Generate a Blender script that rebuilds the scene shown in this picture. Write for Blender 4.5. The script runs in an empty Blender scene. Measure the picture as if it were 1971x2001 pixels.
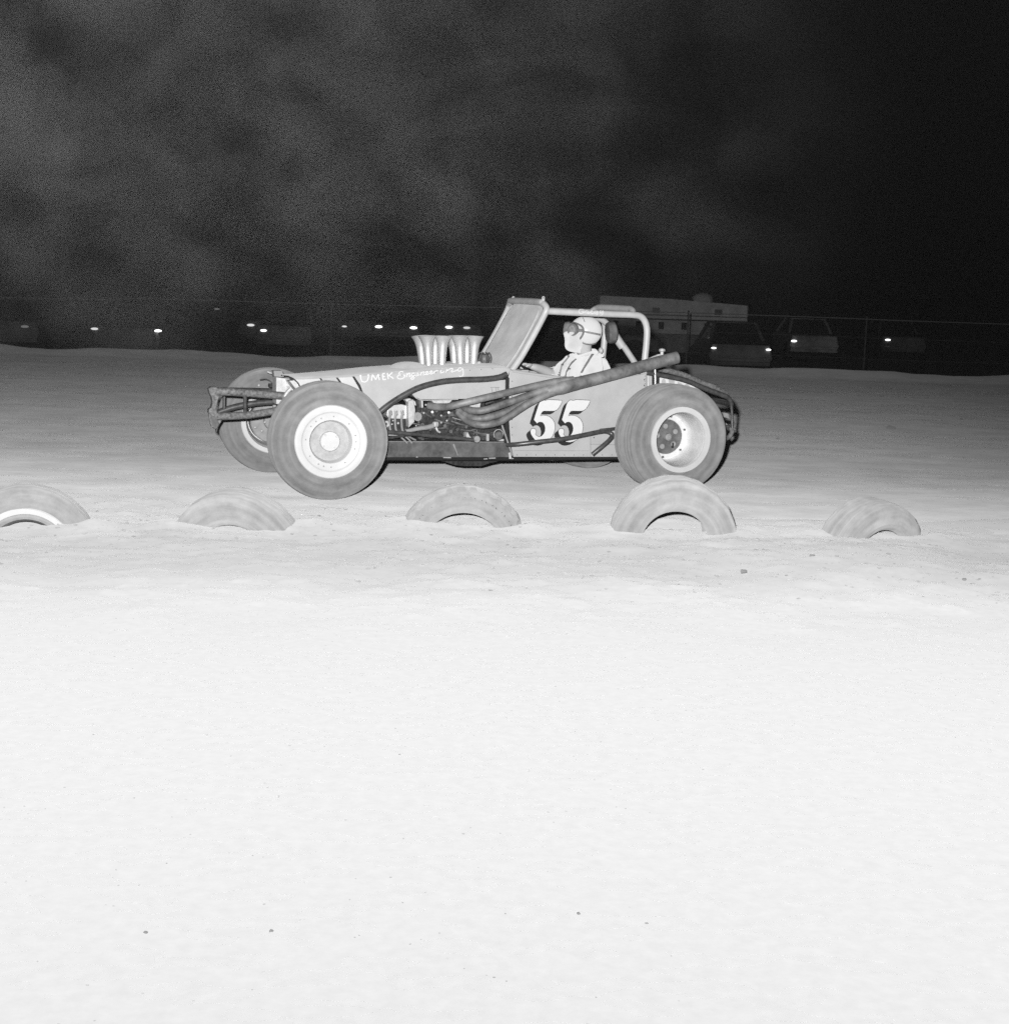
import bpy, bmesh, math, random
import numpy as np
from mathutils import Vector, Matrix, geometry
from mathutils.bvhtree import BVHTree

random.seed(7); rng = np.random.RandomState(7)
scene = bpy.context.scene
COL = scene.collection
R_ = math.radians

# ------------------------------------------------------------------ camera
CAM_H, CAM_PITCH, CAM_ROLL, FOCAL = 1.24, 0.1446, 0.032, 3000.0     # focal length in photograph pixels (frame 1971 x 2001)
cam_d = bpy.data.cameras.new('camera'); cam = bpy.data.objects.new('camera', cam_d); COL.objects.link(cam)
Fv = Vector((0, math.cos(CAM_PITCH), -math.sin(CAM_PITCH)))
R0 = Vector((1, 0, 0)); U0 = Vector((0, math.sin(CAM_PITCH), math.cos(CAM_PITCH)))
Rv = R0 * math.cos(CAM_ROLL) + U0 * math.sin(CAM_ROLL)
Uv = -R0 * math.sin(CAM_ROLL) + U0 * math.cos(CAM_ROLL)
m = Matrix((Rv, Uv, -Fv)).transposed().to_4x4(); m.translation = Vector((0, 0, CAM_H))
cam.matrix_world = m
cam_d.sensor_fit = 'VERTICAL'; cam_d.sensor_height = 36; cam_d.sensor_width = 36
cam_d.lens = 36 * FOCAL / 2001
cam_d.clip_start = 0.05; cam_d.clip_end = 1500
scene.camera = cam

# ------------------------------------------------------------------ night sky, flash, exposure
world = bpy.data.worlds.new('World'); scene.world = world; world.use_nodes = True
wn, wl = world.node_tree.nodes, world.node_tree.links
sky = wn.new('ShaderNodeTexSky'); sky.sky_type = 'NISHITA'; sky.sun_disc = False
sky.sun_elevation = R_(-8); sky.sun_rotation = R_(250)
bw = wn.new('ShaderNodeRGBToBW'); wl.new(sky.outputs[0], bw.inputs[0])
wl.new(bw.outputs[0], wn['Background'].inputs[0]); wn['Background'].inputs[1].default_value = 0.02

FLASH = Vector((-0.13, 0.0, CAM_H + 0.16))
fl_d = bpy.data.lights.new('flash_gun', 'POINT'); fl = bpy.data.objects.new('flash_gun', fl_d); COL.objects.link(fl)
fl.location = FLASH
fl_d.energy = 1.0; fl_d.shadow_soft_size = 0.035; fl_d.color = (1, 1, 1)
fl_d.use_nodes = True
FLASH_POWER = 6100.0
def flash_nodes():
    nt = fl_d.node_tree; n, l = nt.nodes, nt.links
    em = n['Emission']
    tc = n.new('ShaderNodeTexCoord'); sp = n.new('ShaderNodeSeparateXYZ'); l.new(tc.outputs['Normal'], sp.inputs[0])
    def M(op, a, b=None, clamp=False):
        k = n.new('ShaderNodeMath'); k.operation = op; k.use_clamp = clamp
        for i, v in enumerate((a, b)):
            if v is None: continue
            if isinstance(v, (int, float)): k.inputs[i].default_value = v
            else: l.new(v, k.inputs[i])
        return k.outputs[0]
    nx, ny, nz = sp.outputs[0], sp.outputs[1], sp.outputs[2]
    # reflector of the flash gun: full power level and upwards, weaker towards the ground at its foot, weaker to its right
    down = M('MAXIMUM', M('MULTIPLY', nz, -1.0), 0.0)
    k = M('POWER', M('DIVIDE', down, 0.175), 4.0)
    vert = M('POWER', M('ADD', k, 1.0), -0.575)
    side = M('DIVIDE', nx, M('MAXIMUM', ny, 0.05))
    mr = n.new('ShaderNodeMapRange'); mr.interpolation_type = 'SMOOTHSTEP'
    l.new(side, mr.inputs[0]); mr.inputs[1].default_value = 0.14; mr.inputs[2].default_value = 0.42
    mr.inputs[3].default_value = 1.0; mr.inputs[4].default_value = 0.52
    fwd = M('GREATER_THAN', ny, 0.0)
    low = M('MULTIPLY', M('SUBTRACT', down, 0.09), 9.0, True)
    side_ = M('ADD', M('MULTIPLY', mr.outputs[0], M('SUBTRACT', 1.0, low)), low)
    l.new(M('MULTIPLY', M('MULTIPLY', M('MULTIPLY', vert, side_), fwd), FLASH_POWER), em.inputs['Strength'])
flash_nodes()

vs = scene.view_settings
scene.display_settings.display_device = 'sRGB'
vs.view_transform = 'Standard'; vs.look = 'None'; vs.exposure = 0; vs.gamma = 1; vs.use_curve_mapping = False
scene.render.engine = 'CYCLES'
cy = scene.cycles
cy.max_bounces = 5; cy.diffuse_bounces = 2; cy.glossy_bounces = 3; cy.transmission_bounces = 4; cy.transparent_max_bounces = 12; cy.volume_bounces = 0
cy.use_denoising = False
cy.volume_step_rate = 0.5; cy.volume_max_steps = 160

# ------------------------------------------------------------------ where things stand
# the car's own frame: u from its front axle to its tail, v away from the camera side, z up; V=0 is the middle of the near wheels
TH = R_(22); CAR_O = Vector((-1.055, 8.84, 0))
Uc = Vector((math.cos(TH), math.sin(TH), 0)); Vc = Vector((-math.sin(TH), math.cos(TH), 0))
CAMP = Vector((0, 0, CAM_H))
def ray(px, py): return Rv * ((px - 985.5) / FOCAL) + Uv * ((1000.5 - py) / FOCAL) + Fv
def P(px, py, v):
    d = ray(px, py); t = ((CAR_O - CAMP).dot(Vc) + v) / d.dot(Vc); w = CAMP + d * t - CAR_O
    return Vector((w.dot(Uc), v, w.z))
def PP(pts, v): return [P(p[0], p[1], p[2] if len(p) > 2 else v) for p in pts]
def G(px, py, z=0.0):
    d = ray(px, py); t = (z - CAM_H) / d.z; return CAMP + d * t
def AT(px, py, y):
    d = ray(px, py); return CAMP + d * (y / d.y)

# ------------------------------------------------------------------ materials (a black and white photograph: everything is grey)
MATS = {}
def mat(name, col, rough=0.6, metal=0.0, spec=0.3, noise=None, bump=0.0, bscale=60, diff=0.0, alpha=None, coat=0.0):
    """noise = (scale, darker, lighter) mottles the colour"""
    if name in MATS: return MATS[name]
    mt = bpy.data.materials.new(name); MATS[name] = mt; mt.use_nodes = True
    n, l = mt.node_tree.nodes, mt.node_tree.links; b = n['Principled BSDF']
    b.inputs['Base Color'].default_value = (col, col, col, 1); b.inputs['Roughness'].default_value = rough
    b.inputs['Metallic'].default_value = metal; b.inputs['Specular IOR Level'].default_value = spec
    b.inputs['Diffuse Roughness'].default_value = diff; b.inputs['Coat Weight'].default_value = coat
    if alpha is not None: b.inputs['Alpha'].default_value = alpha
    tc = n.new('ShaderNodeTexCoord')
    if noise:
        t = n.new('ShaderNodeTexNoise'); t.inputs['Scale'].default_value = noise[0]; t.inputs['Detail'].default_value = 8
        t.inputs['Roughness'].default_value = 0.65
        l.new(tc.outputs['Object'], t.inputs['Vector'])
        r = n.new('ShaderNodeMapRange'); r.inputs[1].default_value = 0.3; r.inputs[2].default_value = 0.7
        r.inputs[3].default_value = noise[1]; r.inputs[4].default_value = noise[2]
        l.new(t.outputs['Fac'], r.inputs[0])
        c = n.new('ShaderNodeCombineColor')
        for i in range(3): l.new(r.outputs[0], c.inputs[i])
        l.new(c.outputs[0], b.inputs['Base Color'])
    if bump:
        t2 = n.new('ShaderNodeTexNoise'); t2.inputs['Scale'].default_value = bscale; t2.inputs['Detail'].default_value = 6
        l.new(tc.outputs['Object'], t2.inputs['Vector'])
        bp = n.new('ShaderNodeBump'); bp.inputs['Strength'].default_value = bump; bp.inputs['Distance'].default_value = 0.01
        l.new(t2.outputs['Fac'], bp.inputs['Height']); l.new(bp.outputs[0], b.inputs['Normal'])
    return mt

body_m = mat('car_paint', 0.42, 0.35, 0, 0.4, noise=(7, 0.37, 0.45))
cream_m = mat('pale_stripe_paint', 0.56, 0.4, noise=(12, 0.48, 0.55))
top_m = mat('hood_top_paint', 0.5, 0.7, noise=(9, 0.32, 0.40), diff=1.0)
white_m = mat('white_paint', 0.62, 0.45, noise=(20, 0.62, 0.66))
letter_m = mat('letter_paint', 0.62, 0.5)
black_m = mat('black_paint', 0.022, 0.45)
tubepale_m = mat('pale_tube_paint', 0.28, 0.4, 0, 0.4, noise=(14, 0.40, 0.50))
tubedark_m = mat('dark_tube_steel', 0.05, 0.38, 0.35, 0.6, noise=(30, 0.05, 0.13))
muddy_m = mat('muddy_steel', 0.08, 0.7, 0.1, noise=(55, 0.05, 0.26), bump=0.4, bscale=90)
exh_m = mat('exhaust_steel', 0.13, 0.6, 0.25, noise=(9, 0.07, 0.33), bump=0.1)
pan_m = mat('belly_pan', 0.09, 0.6, 0.1, noise=(14, 0.055, 0.15), bump=0.15)
alu_m = mat('polished_aluminium', 0.62, 0.42, 0.55, 0.5, noise=(30, 0.58, 0.74), bump=0.02)
cast_m = mat('cast_aluminium', 0.50, 0.6, 0.2, noise=(40, 0.38, 0.58), bump=0.2)
block_m = mat('oily_engine_iron', 0.025, 0.4, 0.2, 0.5, noise=(30, 0.01, 0.06), bump=0.3)
rim_m = mat('white_wheel_paint', 0.66, 0.4, 0, 0.3, noise=(18, 0.52, 0.57))
rimin_m = mat('dusty_wheel_barrel', 0.5, 0.6, noise=(14, 0.52, 0.68), bump=0.25, bscale=25)
hub_m = mat('dull_hub_metal', 0.30, 0.7, 0.0, noise=(20, 0.22, 0.32))
hubd_m = mat('dark_hub_metal', 0.12, 0.5, 0.2, noise=(25, 0.08, 0.18))
helm_m = mat('helmet_white', 0.60, 0.3, 0, 0.5, diff=.6)
cloth_m = mat('white_cotton', 0.7, 0.95, 0, 0.05, noise=(6, 0.52, 0.60), bump=0.9, bscale=11, diff=1.0)
mask_m = mat('white_face_scarf', 0.6, 0.95, 0, 0.05, noise=(25, .50, .58), bump=0.5, bscale=16, diff=1.0)
skin_m = mat('skin', 0.36, 0.6, noise=(20, 0.40, 0.48))
trim_m = mat('dark_rubber_trim', 0.15, 0.6, noise=(40, .11, .2))
strap_m = mat('grey_webbing', 0.22, 0.9, noise=(60, 0.16, 0.28))
lens_m = mat('goggle_lens', 0.22, 0.15, 0.0, 0.8, noise=(40, 0.14, 0.34))
screen_m = mat('dusty_windscreen', 0.27, 0.5, 0, 0.3, noise=(7, 0.26, 0.36), bump=0.3, bscale=120, diff=1.0)
vinyl_m = mat('dark_vinyl', 0.05, 0.6, noise=(20, 0.03, 0.10))
soil_dark = mat('dark_grass', 0.03, 0.95, noise=(0.6, 0.015, 0.05), diff=1.0)

def rubber(name, lo, hi, scale=26):
    """dusty rubber: dust lies in rings round the axle (local Y)"""
    mt = bpy.data.materials.new(name); mt.use_nodes = True
    n, l = mt.node_tree.nodes, mt.node_tree.links; b = n['Principled BSDF']
    tc = n.new('ShaderNodeTexCoord'); s = n.new('ShaderNodeSeparateXYZ'); l.new(tc.outputs['Object'], s.inputs[0])
    def M(op, a, c):
        k = n.new('ShaderNodeMath'); k.operation = op
        for i, v in enumerate((a, c)):
            if isinstance(v, (int, float)): k.inputs[i].default_value = v
            else: l.new(v, k.inputs[i])
        return k.outputs[0]
    r = M('SQRT', M('ADD', M('MULTIPLY', s.outputs[0], s.outputs[0]), M('MULTIPLY', s.outputs[2], s.outputs[2])), 0)
    cb = n.new('ShaderNodeCombineXYZ')
    l.new(M('MULTIPLY', r, 1.0), cb.inputs[0]); l.new(M('MULTIPLY', s.outputs[1], 1.6), cb.inputs[1])
    an = M('ARCTAN2', s.outputs[0], s.outputs[2]); l.new(M('MULTIPLY', M('SINE', an, 0), 0.045), cb.inputs[2])
    t = n.new('ShaderNodeTexNoise'); t.inputs['Scale'].default_value = scale; t.inputs['Detail'].default_value = 6
    l.new(cb.outputs[0], t.inputs['Vector'])
    t2 = n.new('ShaderNodeTexNoise'); t2.inputs['Scale'].default_value = 9; t2.inputs['Detail'].default_value = 8; t2.inputs['Roughness'].default_value = .7
    l.new(tc.outputs['Object'], t2.inputs['Vector'])
    mx = M('ADD', M('MULTIPLY', t.outputs['Fac'], 0.5), M('MULTIPLY', t2.outputs['Fac'], 0.5))
    mr = n.new('ShaderNodeMapRange'); l.new(mx, mr.inputs[0]); mr.inputs[1].default_value = 0.34; mr.inputs[2].default_value = 0.66
    mr.inputs[3].default_value = lo; mr.inputs[4].default_value = hi
    c = n.new('ShaderNodeCombineColor')
    for i in range(3): l.new(mr.outputs[0], c.inputs[i])
    l.new(c.outputs[0], b.inputs['Base Color']); b.inputs['Roughness'].default_value = 0.85
    b.inputs['Specular IOR Level'].default_value = 0.15; b.inputs['Diffuse Roughness'].default_value = 0.8
    return mt
tyre_m = rubber('dusty_race_rubber', 0.14, 0.30)
oldtyre_m = rubber('old_dusty_rubber', 0.25, 0.44, 26)

# ------------------------------------------------------------------ mesh helpers
def tag(o, label=None, cat=None, group=None, kind=None):
    if label: o['label'] = label
    if cat: o['category'] = cat
    if group: o['group'] = group
    if kind: o['kind'] = kind
    return o
def empty(name, loc=(0, 0, 0), rz=0.0):
    o = bpy.data.objects.new(name, None); COL.objects.link(o); o.location = loc; o.rotation_euler = (0, 0, rz); o.empty_display_size = 0.2
    return o

class MB:
    """collects shapes and links them as ONE mesh object"""
    def __init__(s): s.v = []; s.f = []; s.sm = []
    def add(s, verts, faces, smooth=True):
        k = len(s.v); s.v += [tuple(p) for p in verts]; s.f += [tuple(i + k for i in f) for f in faces]; s.sm += [smooth] * len(faces); return s
    def tube(s, pts, r, n=12, smooth_path=True, closed=False, caps=True, squash=None):
        pts = [Vector(p) for p in pts]
        rs = list(r) if isinstance(r, (list, tuple)) else [r] * len(pts)
        if smooth_path and len(pts) > 2:
            out = []; ro = []; L = len(pts); rngk = range(L if closed else L - 1)
            for i in rngk:
                p0 = pts[(i - 1) % L] if (closed or i > 0) else pts[0] * 2 - pts[1]
                p1, p2 = pts[i], pts[(i + 1) % L]
                p3 = pts[(i + 2) % L] if (closed or i + 2 < L) else pts[-1] * 2 - pts[-2]
                for k in range(6):
                    t = k / 6
                    out.append(0.5 * ((2 * p1) + (-p0 + p2) * t + (2 * p0 - 5 * p1 + 4 * p2 - p3) * t * t + (-p0 + 3 * p1 - 3 * p2 + p3) * t ** 3))
                    ro.append(rs[i] * (1 - t) + rs[(i + 1) % L] * t)
            if not closed: out.append(pts[-1]); ro.append(rs[-1])
            pts, rs = out, ro
        L = len(pts); V = []; F = []
        tan = [(pts[(i + 1) % L] - pts[i - 1]) if closed or 0 < i < L - 1 else (pts[1] - pts[0] if i == 0 else pts[-1] - pts[-2]) for i in range(L)]
        tan = [t.normalized() for t in tan]
        ref = Vector((0, 0, 1)) if abs(tan[0].z) < 0.9 else Vector((0, 1, 0))
        a = tan[0].cross(ref).normalized()
        for i in range(L):
            a = (a - tan[i] * a.dot(tan[i])).normalized(); b = tan[i].cross(a)
            for k in range(n):
                ang = 2 * math.pi * k / n
                V.append(pts[i] + a * math.cos(ang) * rs[i] + b * math.sin(ang) * rs[i])
        for i in range(L if closed else L - 1):
            j = (i + 1) % L
            for k in range(n): k2 = (k + 1) % n; F.append((i * n + k, i * n + k2, j * n + k2, j * n + k))
        s.add(V, F, True)
        if caps and not closed:
            s.add([V[k] for k in range(n)], [tuple(reversed(range(n)))], False)
            s.add([V[(L - 1) * n + k] for k in range(n)], [tuple(range(n))], False)
        return s
    def lathe(s, prof, n=64, axis='Y', off=(0, 0, 0), smooth=True, mod=None, closed=False):
        """prof = [(axial, radius)]"""
        V = []; F = []; L = len(prof)
        for i, (a, r) in enumerate(prof):
            for k in range(n):
                t = 2 * math.pi * k / n; rr = r if mod is None else r + mod(i, t)
                c, d = rr * math.cos(t), rr * math.sin(t)
                p = (c, a, d) if axis == 'Y' else ((c, d, a) if axis == 'Z' else (a, c, d))
                V.append((p[0] + off[0], p[1] + off[1], p[2] + off[2]))
        for i in range(L if closed else L - 1):
            j = (i + 1) % L
            for k in range(n): k2 = (k + 1) % n; F.append((i * n + k, j * n + k, j * n + k2, i * n + k2))
        return s.add(V, F, smooth)
    def cyl(s, a, b, r, n=16): return s.tube([a, b], r, n, smooth_path=False)
    def slab(s, poly, v0, v1):
        """polygon of (u, z) pairs between lateral planes v0 and v1"""
        n = len(poly)
        tris = geometry.tessellate_polygon([[Vector((p[0], p[1], 0)) for p in poly]])
        V = [(p[0], v0, p[1]) for p in poly] + [(p[0], v1, p[1]) for p in poly]
        F = [tuple(t) for t in tris] + [tuple(i + n for i in reversed(t)) for t in tris]
        F += [(i, (i + 1) % n, (i + 1) % n + n, i + n) for i in range(n)]
        return s.add(V, F, False)
    def box(s, c, d, rz=0.0):
        V = []; cr, sr = math.cos(rz), math.sin(rz)
        for x in (-1, 1):
            for y in (-1, 1):
                for z in (-1, 1):
                    a, b = x * d[0] / 2, y * d[1] / 2
                    V.append((c[0] + a * cr - b * sr, c[1] + a * sr + b * cr, c[2] + z * d[2] / 2))
        return s.add(V, [(0, 1, 3, 2), (4, 6, 7, 5), (0, 4, 5, 1), (2, 3, 7, 6), (0, 2, 6, 4), (1, 5, 7, 3)], False)
    def sphere(s, c, r, n=16, m=10):
        rx, ry, rz = r if isinstance(r, (tuple, list)) else (r, r, r); V = []; F = []
        for i in range(m + 1):
            ph = math.pi * i / m
            for k in range(n):
                t = 2 * math.pi * k / n; V.append((c[0] + rx * math.sin(ph) * math.cos(t), c[1] + ry * math.sin(ph) * math.sin(t), c[2] + rz * math.cos(ph)))
        for i in range(m):
            for k in range(n): k2 = (k + 1) % n; F.append((i * n + k, i * n + n + k, i * n + n + k2, i * n + k2))
        return s.add(V, F, True)
    def ribbon(s, pts, w, nrm, thick=0.0015):
        """flat strip of width w along pts; nrm = a normal or a list of them"""
        pts = [Vector(p) for p in pts]; L = len(pts); V = []; F = []
        for i, p in enumerate(pts):
            t = (pts[min(i + 1, L - 1)] - pts[max(i - 1, 0)]).normalized(); nn = Vector(nrm[i] if isinstance(nrm, list) else nrm).normalized()
            d = t.cross(nn).normalized() * (w / 2)
            V += [p + d, p - d, p - d - nn * thick, p + d - nn * thick]
        for i in range(L - 1):
            a, b = 4 * i, 4 * i + 4
            F += [(a + k, a + (k + 1) % 4, b + (k + 1) % 4, b + k) for k in range(4)]
        F += [(0, 3, 2, 1), (4 * L - 4, 4 * L - 3, 4 * L - 2, 4 * L - 1)]
        return s.add(V, F, False)
    def build(s, name, m, parent=None, bevel=0.0, auto=True):
        me = bpy.data.meshes.new(name); me.from_pydata(s.v, [], s.f); me.update()
        bm = bmesh.new(); bm.from_mesh(me); bmesh.ops.recalc_face_normals(bm, faces=bm.faces); bm.to_mesh(me); bm.free()
        me.polygons.foreach_set('use_smooth', s.sm[:len(me.polygons)] if len(s.sm) == len(me.polygons) else [False] * len(me.polygons))
        me.set_sharp_from_angle(angle=R_(36))
        for mm in (m if isinstance(m, list) else [m]): me.materials.append(mm)
        o = bpy.data.objects.new(name, me); COL.objects.link(o)
        if parent is not None: o.parent = parent
        if bevel:
            b = o.modifiers.new('bevel', 'BEVEL'); b.width = bevel; b.segments = 2; b.limit_method = 'ANGLE'; b.angle_limit = R_(35); b.harden_normals = False
        return o

def catmull(pts, k=5):
    pts = [Vector(p) for p in pts]; out = []; L = len(pts)
    if L < 3: return pts
    for i in range(L - 1):
        p0 = pts[i - 1] if i else pts[0] * 2 - pts[1]; p1, p2 = pts[i], pts[i + 1]; p3 = pts[i + 2] if i + 2 < L else pts[-1] * 2 - pts[-2]
        for j in range(k):
            t = j / k; out.append(0.5 * ((2 * p1) + (-p0 + p2) * t + (2 * p0 - 5 * p1 + 4 * p2 - p3) * t * t + (-p0 + 3 * p1 - 3 * p2 + p3) * t ** 3))
    return out + [pts[-1]]

# ------------------------------------------------------------------ value noise for the ground
def vnoise(x, y, seed):
    r = np.random.RandomState(seed).rand(256, 256)
    xi = np.floor(x).astype(int); yi = np.floor(y).astype(int); fx = x - xi; fy = y - yi
    fx = fx * fx * (3 - 2 * fx); fy = fy * fy * (3 - 2 * fy)
    g = lambda a, b: r[a % 256, b % 256]
    return (g(xi, yi) * (1 - fx) + g(xi + 1, yi) * fx) * (1 - fy) + (g(xi, yi + 1) * (1 - fx) + g(xi + 1, yi + 1) * fx) * fy - 0.5
def fbm(x, y, sc, octv, seed, gain=0.5):
    o = np.zeros_like(x); a = 1.0
    for i in range(octv): o += a * vnoise(x * sc + 17.3 * i, y * sc + 9.1 * i, seed + i); a *= gain; sc *= 2.03
    return o
def sstep(a, b, x): t = np.clip((x - a) / (b - a), 0, 1); return t * t * (3 - 2 * t)

def grid_obj(name, xs, ys, zf, m):
    X, Y = np.meshgrid(xs, ys); Z = zf(X, Y); ny, nx = X.shape
    co = np.stack([X.ravel(), Y.ravel(), Z.ravel()], 1).astype(np.float32)
    idx = np.arange(nx * ny).reshape(ny, nx)
    q = np.stack([idx[:-1, :-1].ravel(), idx[:-1, 1:].ravel(), idx[1:, 1:].ravel(), idx[1:, :-1].ravel()], 1)
    me = bpy.data.meshes.new(name); me.vertices.add(len(co)); me.vertices.foreach_set('co', co.ravel())
    me.loops.add(q.size); me.loops.foreach_set('vertex_index', q.ravel().astype(np.int32))
    me.polygons.add(len(q)); me.polygons.foreach_set('loop_start', np.arange(0, q.size, 4, dtype=np.int32))
    me.polygons.foreach_set('use_smooth', np.ones(len(q), bool)); me.update(calc_edges=True); me.validate()
    me.materials.append(m); o = bpy.data.objects.new(name, me); COL.objects.link(o); return o

TYRES = []   # (x, y) of the half-buried tyres, for the low berm they stand in
for px, py in ((55, 1030), (470, 1032), (907, 1032), (1318, 1046), (1708, 1052)):
    g = G(px, py); TYRES.append((g.x, g.y))

def edge_y(x): return 9.02 + 0.06 * x * x + 0.16 * vnoise(x * 0.9, x * 0 + 3.3, 41)
def infield_z(X, Y):
    lump = fbm(X, Y, 2.2, 5, 11, 0.55)
    rough = sstep(5.0, 6.6, Y) * (1 - sstep(8.1, 9.0, Y))
    ymid = 7.75 + 0.02 * X
    berm = 0.012 * np.exp(-((Y - ymid) / 0.34) ** 2)
    bank = 0.05 * np.exp(-((X - 1.6) / 0.55) ** 2 - ((Y - 7.2) / 0.45) ** 2) + 0.02 * np.exp(-((Y - 6.6) / 0.35) ** 2) * (0.6 + fbm(X, Y, 1.1, 3, 77))
    z = 0.0003 * lump + 0.022 * rough * lump + berm + bank + 0.0008 * fbm(X, Y, 14, 3, 31, 0.6) + 0.020 * rough * np.maximum(fbm(X, Y, 6, 4, 5, .6), 0)
    z += 0.004
    for tx, ty in TYRES: z = z + 0.022 * np.exp(-((np.abs(X - tx) - .33) / .13) ** 2 - ((Y - ty - .02) / .16) ** 2) * (1 + 1.2 * fbm(X, Y, 6, 3, 55))
    e = edge_y(X); z = z - 0.08 * sstep(-0.75, 0.05, Y - e)
    side = sstep(7.0, 7.9, np.abs(X)); z = z * (1 - side) - 0.02 * side
    return z
def soil_mat(name, lo, hi, sc, diff, bump, bsc, streak=1.0):
    mt = bpy.data.materials.new(name); mt.use_nodes = True
    n, l = mt.node_tree.nodes, mt.node_tree.links; b = n['Principled BSDF']
    tc = n.new('ShaderNodeTexCoord'); mp = n.new('ShaderNodeMapping'); l.new(tc.outputs['Object'], mp.inputs[0]); mp.inputs['Scale'].default_value = (streak, 1, 1)
    t = n.new('ShaderNodeTexNoise'); t.inputs['Scale'].default_value = sc; t.inputs['Detail'].default_value = 12; t.inputs['Roughness'].default_value = 0.68
    l.new(mp.outputs[0], t.inputs['Vector'])
    mr = n.new('ShaderNodeMapRange'); l.new(t.outputs['Fac'], mr.inputs[0]); mr.inputs[1].default_value = 0.32; mr.inputs[2].default_value = 0.68
    mr.inputs[3].default_value = lo; mr.inputs[4].default_value = hi
    c = n.new('ShaderNodeCombineColor')
    for i in range(3): l.new(mr.outputs[0], c.inputs[i])
    l.new(c.outputs[0], b.inputs['Base Color']); b.inputs['Roughness'].default_value = 1; b.inputs['Specular IOR Level'].default_value = 0.0
    b.inputs['Diffuse Roughness'].default_value = diff
    if bump:
        t2 = n.new('ShaderNodeTexNoise'); t2.inputs['Scale'].default_value = bsc; t2.inputs['Detail'].default_value = 8
        l.new(tc.outputs['Object'], t2.inputs['Vector'])
        bp = n.new('ShaderNodeBump'); bp.inputs['Strength'].default_value = bump; bp.inputs['Distance'].default_value = 0.008
        l.new(t2.outputs['Fac'], bp.inputs['Height']); l.new(bp.outputs[0], b.inputs['Normal'])
    return mt
dust_m = soil_mat('loose_pale_dust', 0.465, 0.505, 26.0, 1.0, 0.12, 140)
def disturbed_soil(mt):
    """the strip below the tyres is churned, slightly damper and darker earth"""
    n, l = mt.node_tree.nodes, mt.node_tree.links; b = n['Principled BSDF']; src = b.inputs['Base Color'].links[0].from_socket
    tc = n.new('ShaderNodeTexCoord'); s = n.new('ShaderNodeSeparateXYZ'); l.new(tc.outputs['Object'], s.inputs[0])
    t = n.new('ShaderNodeTexNoise'); t.inputs['Scale'].default_value = 2.2; t.inputs['Detail'].default_value = 10; t.inputs['Roughness'].default_value = .7; l.new(tc.outputs['Object'], t.inputs['Vector'])
    def M(op, a, c, clamp=False):
        k = n.new('ShaderNodeMath'); k.operation = op; k.use_clamp = clamp
        for i, v in enumerate((a, c)):
            if isinstance(v, (int, float)): k.inputs[i].default_value = v
            else: l.new(v, k.inputs[i])
        return k.outputs[0]
    y = M('ADD', s.outputs[1], M('MULTIPLY', M('SUBTRACT', t.outputs['Fac'], .5), 1.6))
    y = M('ADD', y, M('MULTIPLY', s.outputs[0], -.10))
    up = M('MULTIPLY', M('SUBTRACT', y, 6.05), 1.8, True); dn = M('MULTIPLY', M('SUBTRACT', 7.8, y), 2.0, True)
    band = M('MULTIPLY', up, dn)
    fac = M('SUBTRACT', 1.0, M('MULTIPLY', band, M('MULTIPLY', M('SUBTRACT', 1.0, t.outputs['Fac']), .30)))
    v = n.new('ShaderNodeVectorMath'); v.operation = 'SCALE'; l.new(src, v.inputs[0]); l.new(fac, v.inputs['Scale']); l.new(v.outputs[0], b.inputs['Base Color'])
disturbed_soil(dust_m)
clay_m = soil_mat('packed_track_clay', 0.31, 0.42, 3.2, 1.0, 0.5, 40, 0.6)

o = grid_obj('ground', np.linspace(-8, 8, 640), np.concatenate([np.linspace(-3, 1.6, 20), np.linspace(1.64, 10.5, 460)]), infield_z, dust_m)
tag(o, 'pale loose dust of the infield', kind='structure')
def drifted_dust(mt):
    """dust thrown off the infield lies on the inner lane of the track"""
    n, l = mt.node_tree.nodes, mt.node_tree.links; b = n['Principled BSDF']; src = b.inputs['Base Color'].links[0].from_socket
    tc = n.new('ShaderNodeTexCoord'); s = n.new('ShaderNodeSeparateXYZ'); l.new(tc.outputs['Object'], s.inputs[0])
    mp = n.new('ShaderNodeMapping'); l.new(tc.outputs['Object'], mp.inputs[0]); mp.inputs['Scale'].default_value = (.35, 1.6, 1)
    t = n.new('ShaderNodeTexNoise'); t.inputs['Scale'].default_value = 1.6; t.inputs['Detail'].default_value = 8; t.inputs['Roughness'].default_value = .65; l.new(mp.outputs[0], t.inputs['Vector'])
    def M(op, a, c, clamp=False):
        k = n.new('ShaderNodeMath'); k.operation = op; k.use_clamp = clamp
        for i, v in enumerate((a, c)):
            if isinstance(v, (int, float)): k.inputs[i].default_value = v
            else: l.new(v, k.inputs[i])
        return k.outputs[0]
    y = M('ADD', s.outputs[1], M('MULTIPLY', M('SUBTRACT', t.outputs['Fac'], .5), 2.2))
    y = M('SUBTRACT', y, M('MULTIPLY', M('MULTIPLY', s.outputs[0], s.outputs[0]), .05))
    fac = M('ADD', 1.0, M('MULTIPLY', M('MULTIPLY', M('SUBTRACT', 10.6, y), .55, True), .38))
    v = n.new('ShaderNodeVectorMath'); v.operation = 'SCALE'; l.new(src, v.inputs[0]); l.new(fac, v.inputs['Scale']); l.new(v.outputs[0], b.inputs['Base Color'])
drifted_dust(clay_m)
def far_edge(x): return 24.7 + 0.02 * x + 0.25 * vnoise(x * 0.35, x * 0 + 8.1, 3)
def track_z(X, Y):
    z = 0.010 * fbm(X * 0.5, Y, 0.9, 3, 61) + 0.0015 * fbm(X * 0.6, Y, 7, 2, 66)
    z += 0.10 * np.exp(-((Y - far_edge(X)) / 0.5) ** 2) * (1 + fbm(X, Y, 0.8, 3, 12)) - 1.4 * sstep(0.3, 4.5, Y - far_edge(X))
    return z
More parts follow.
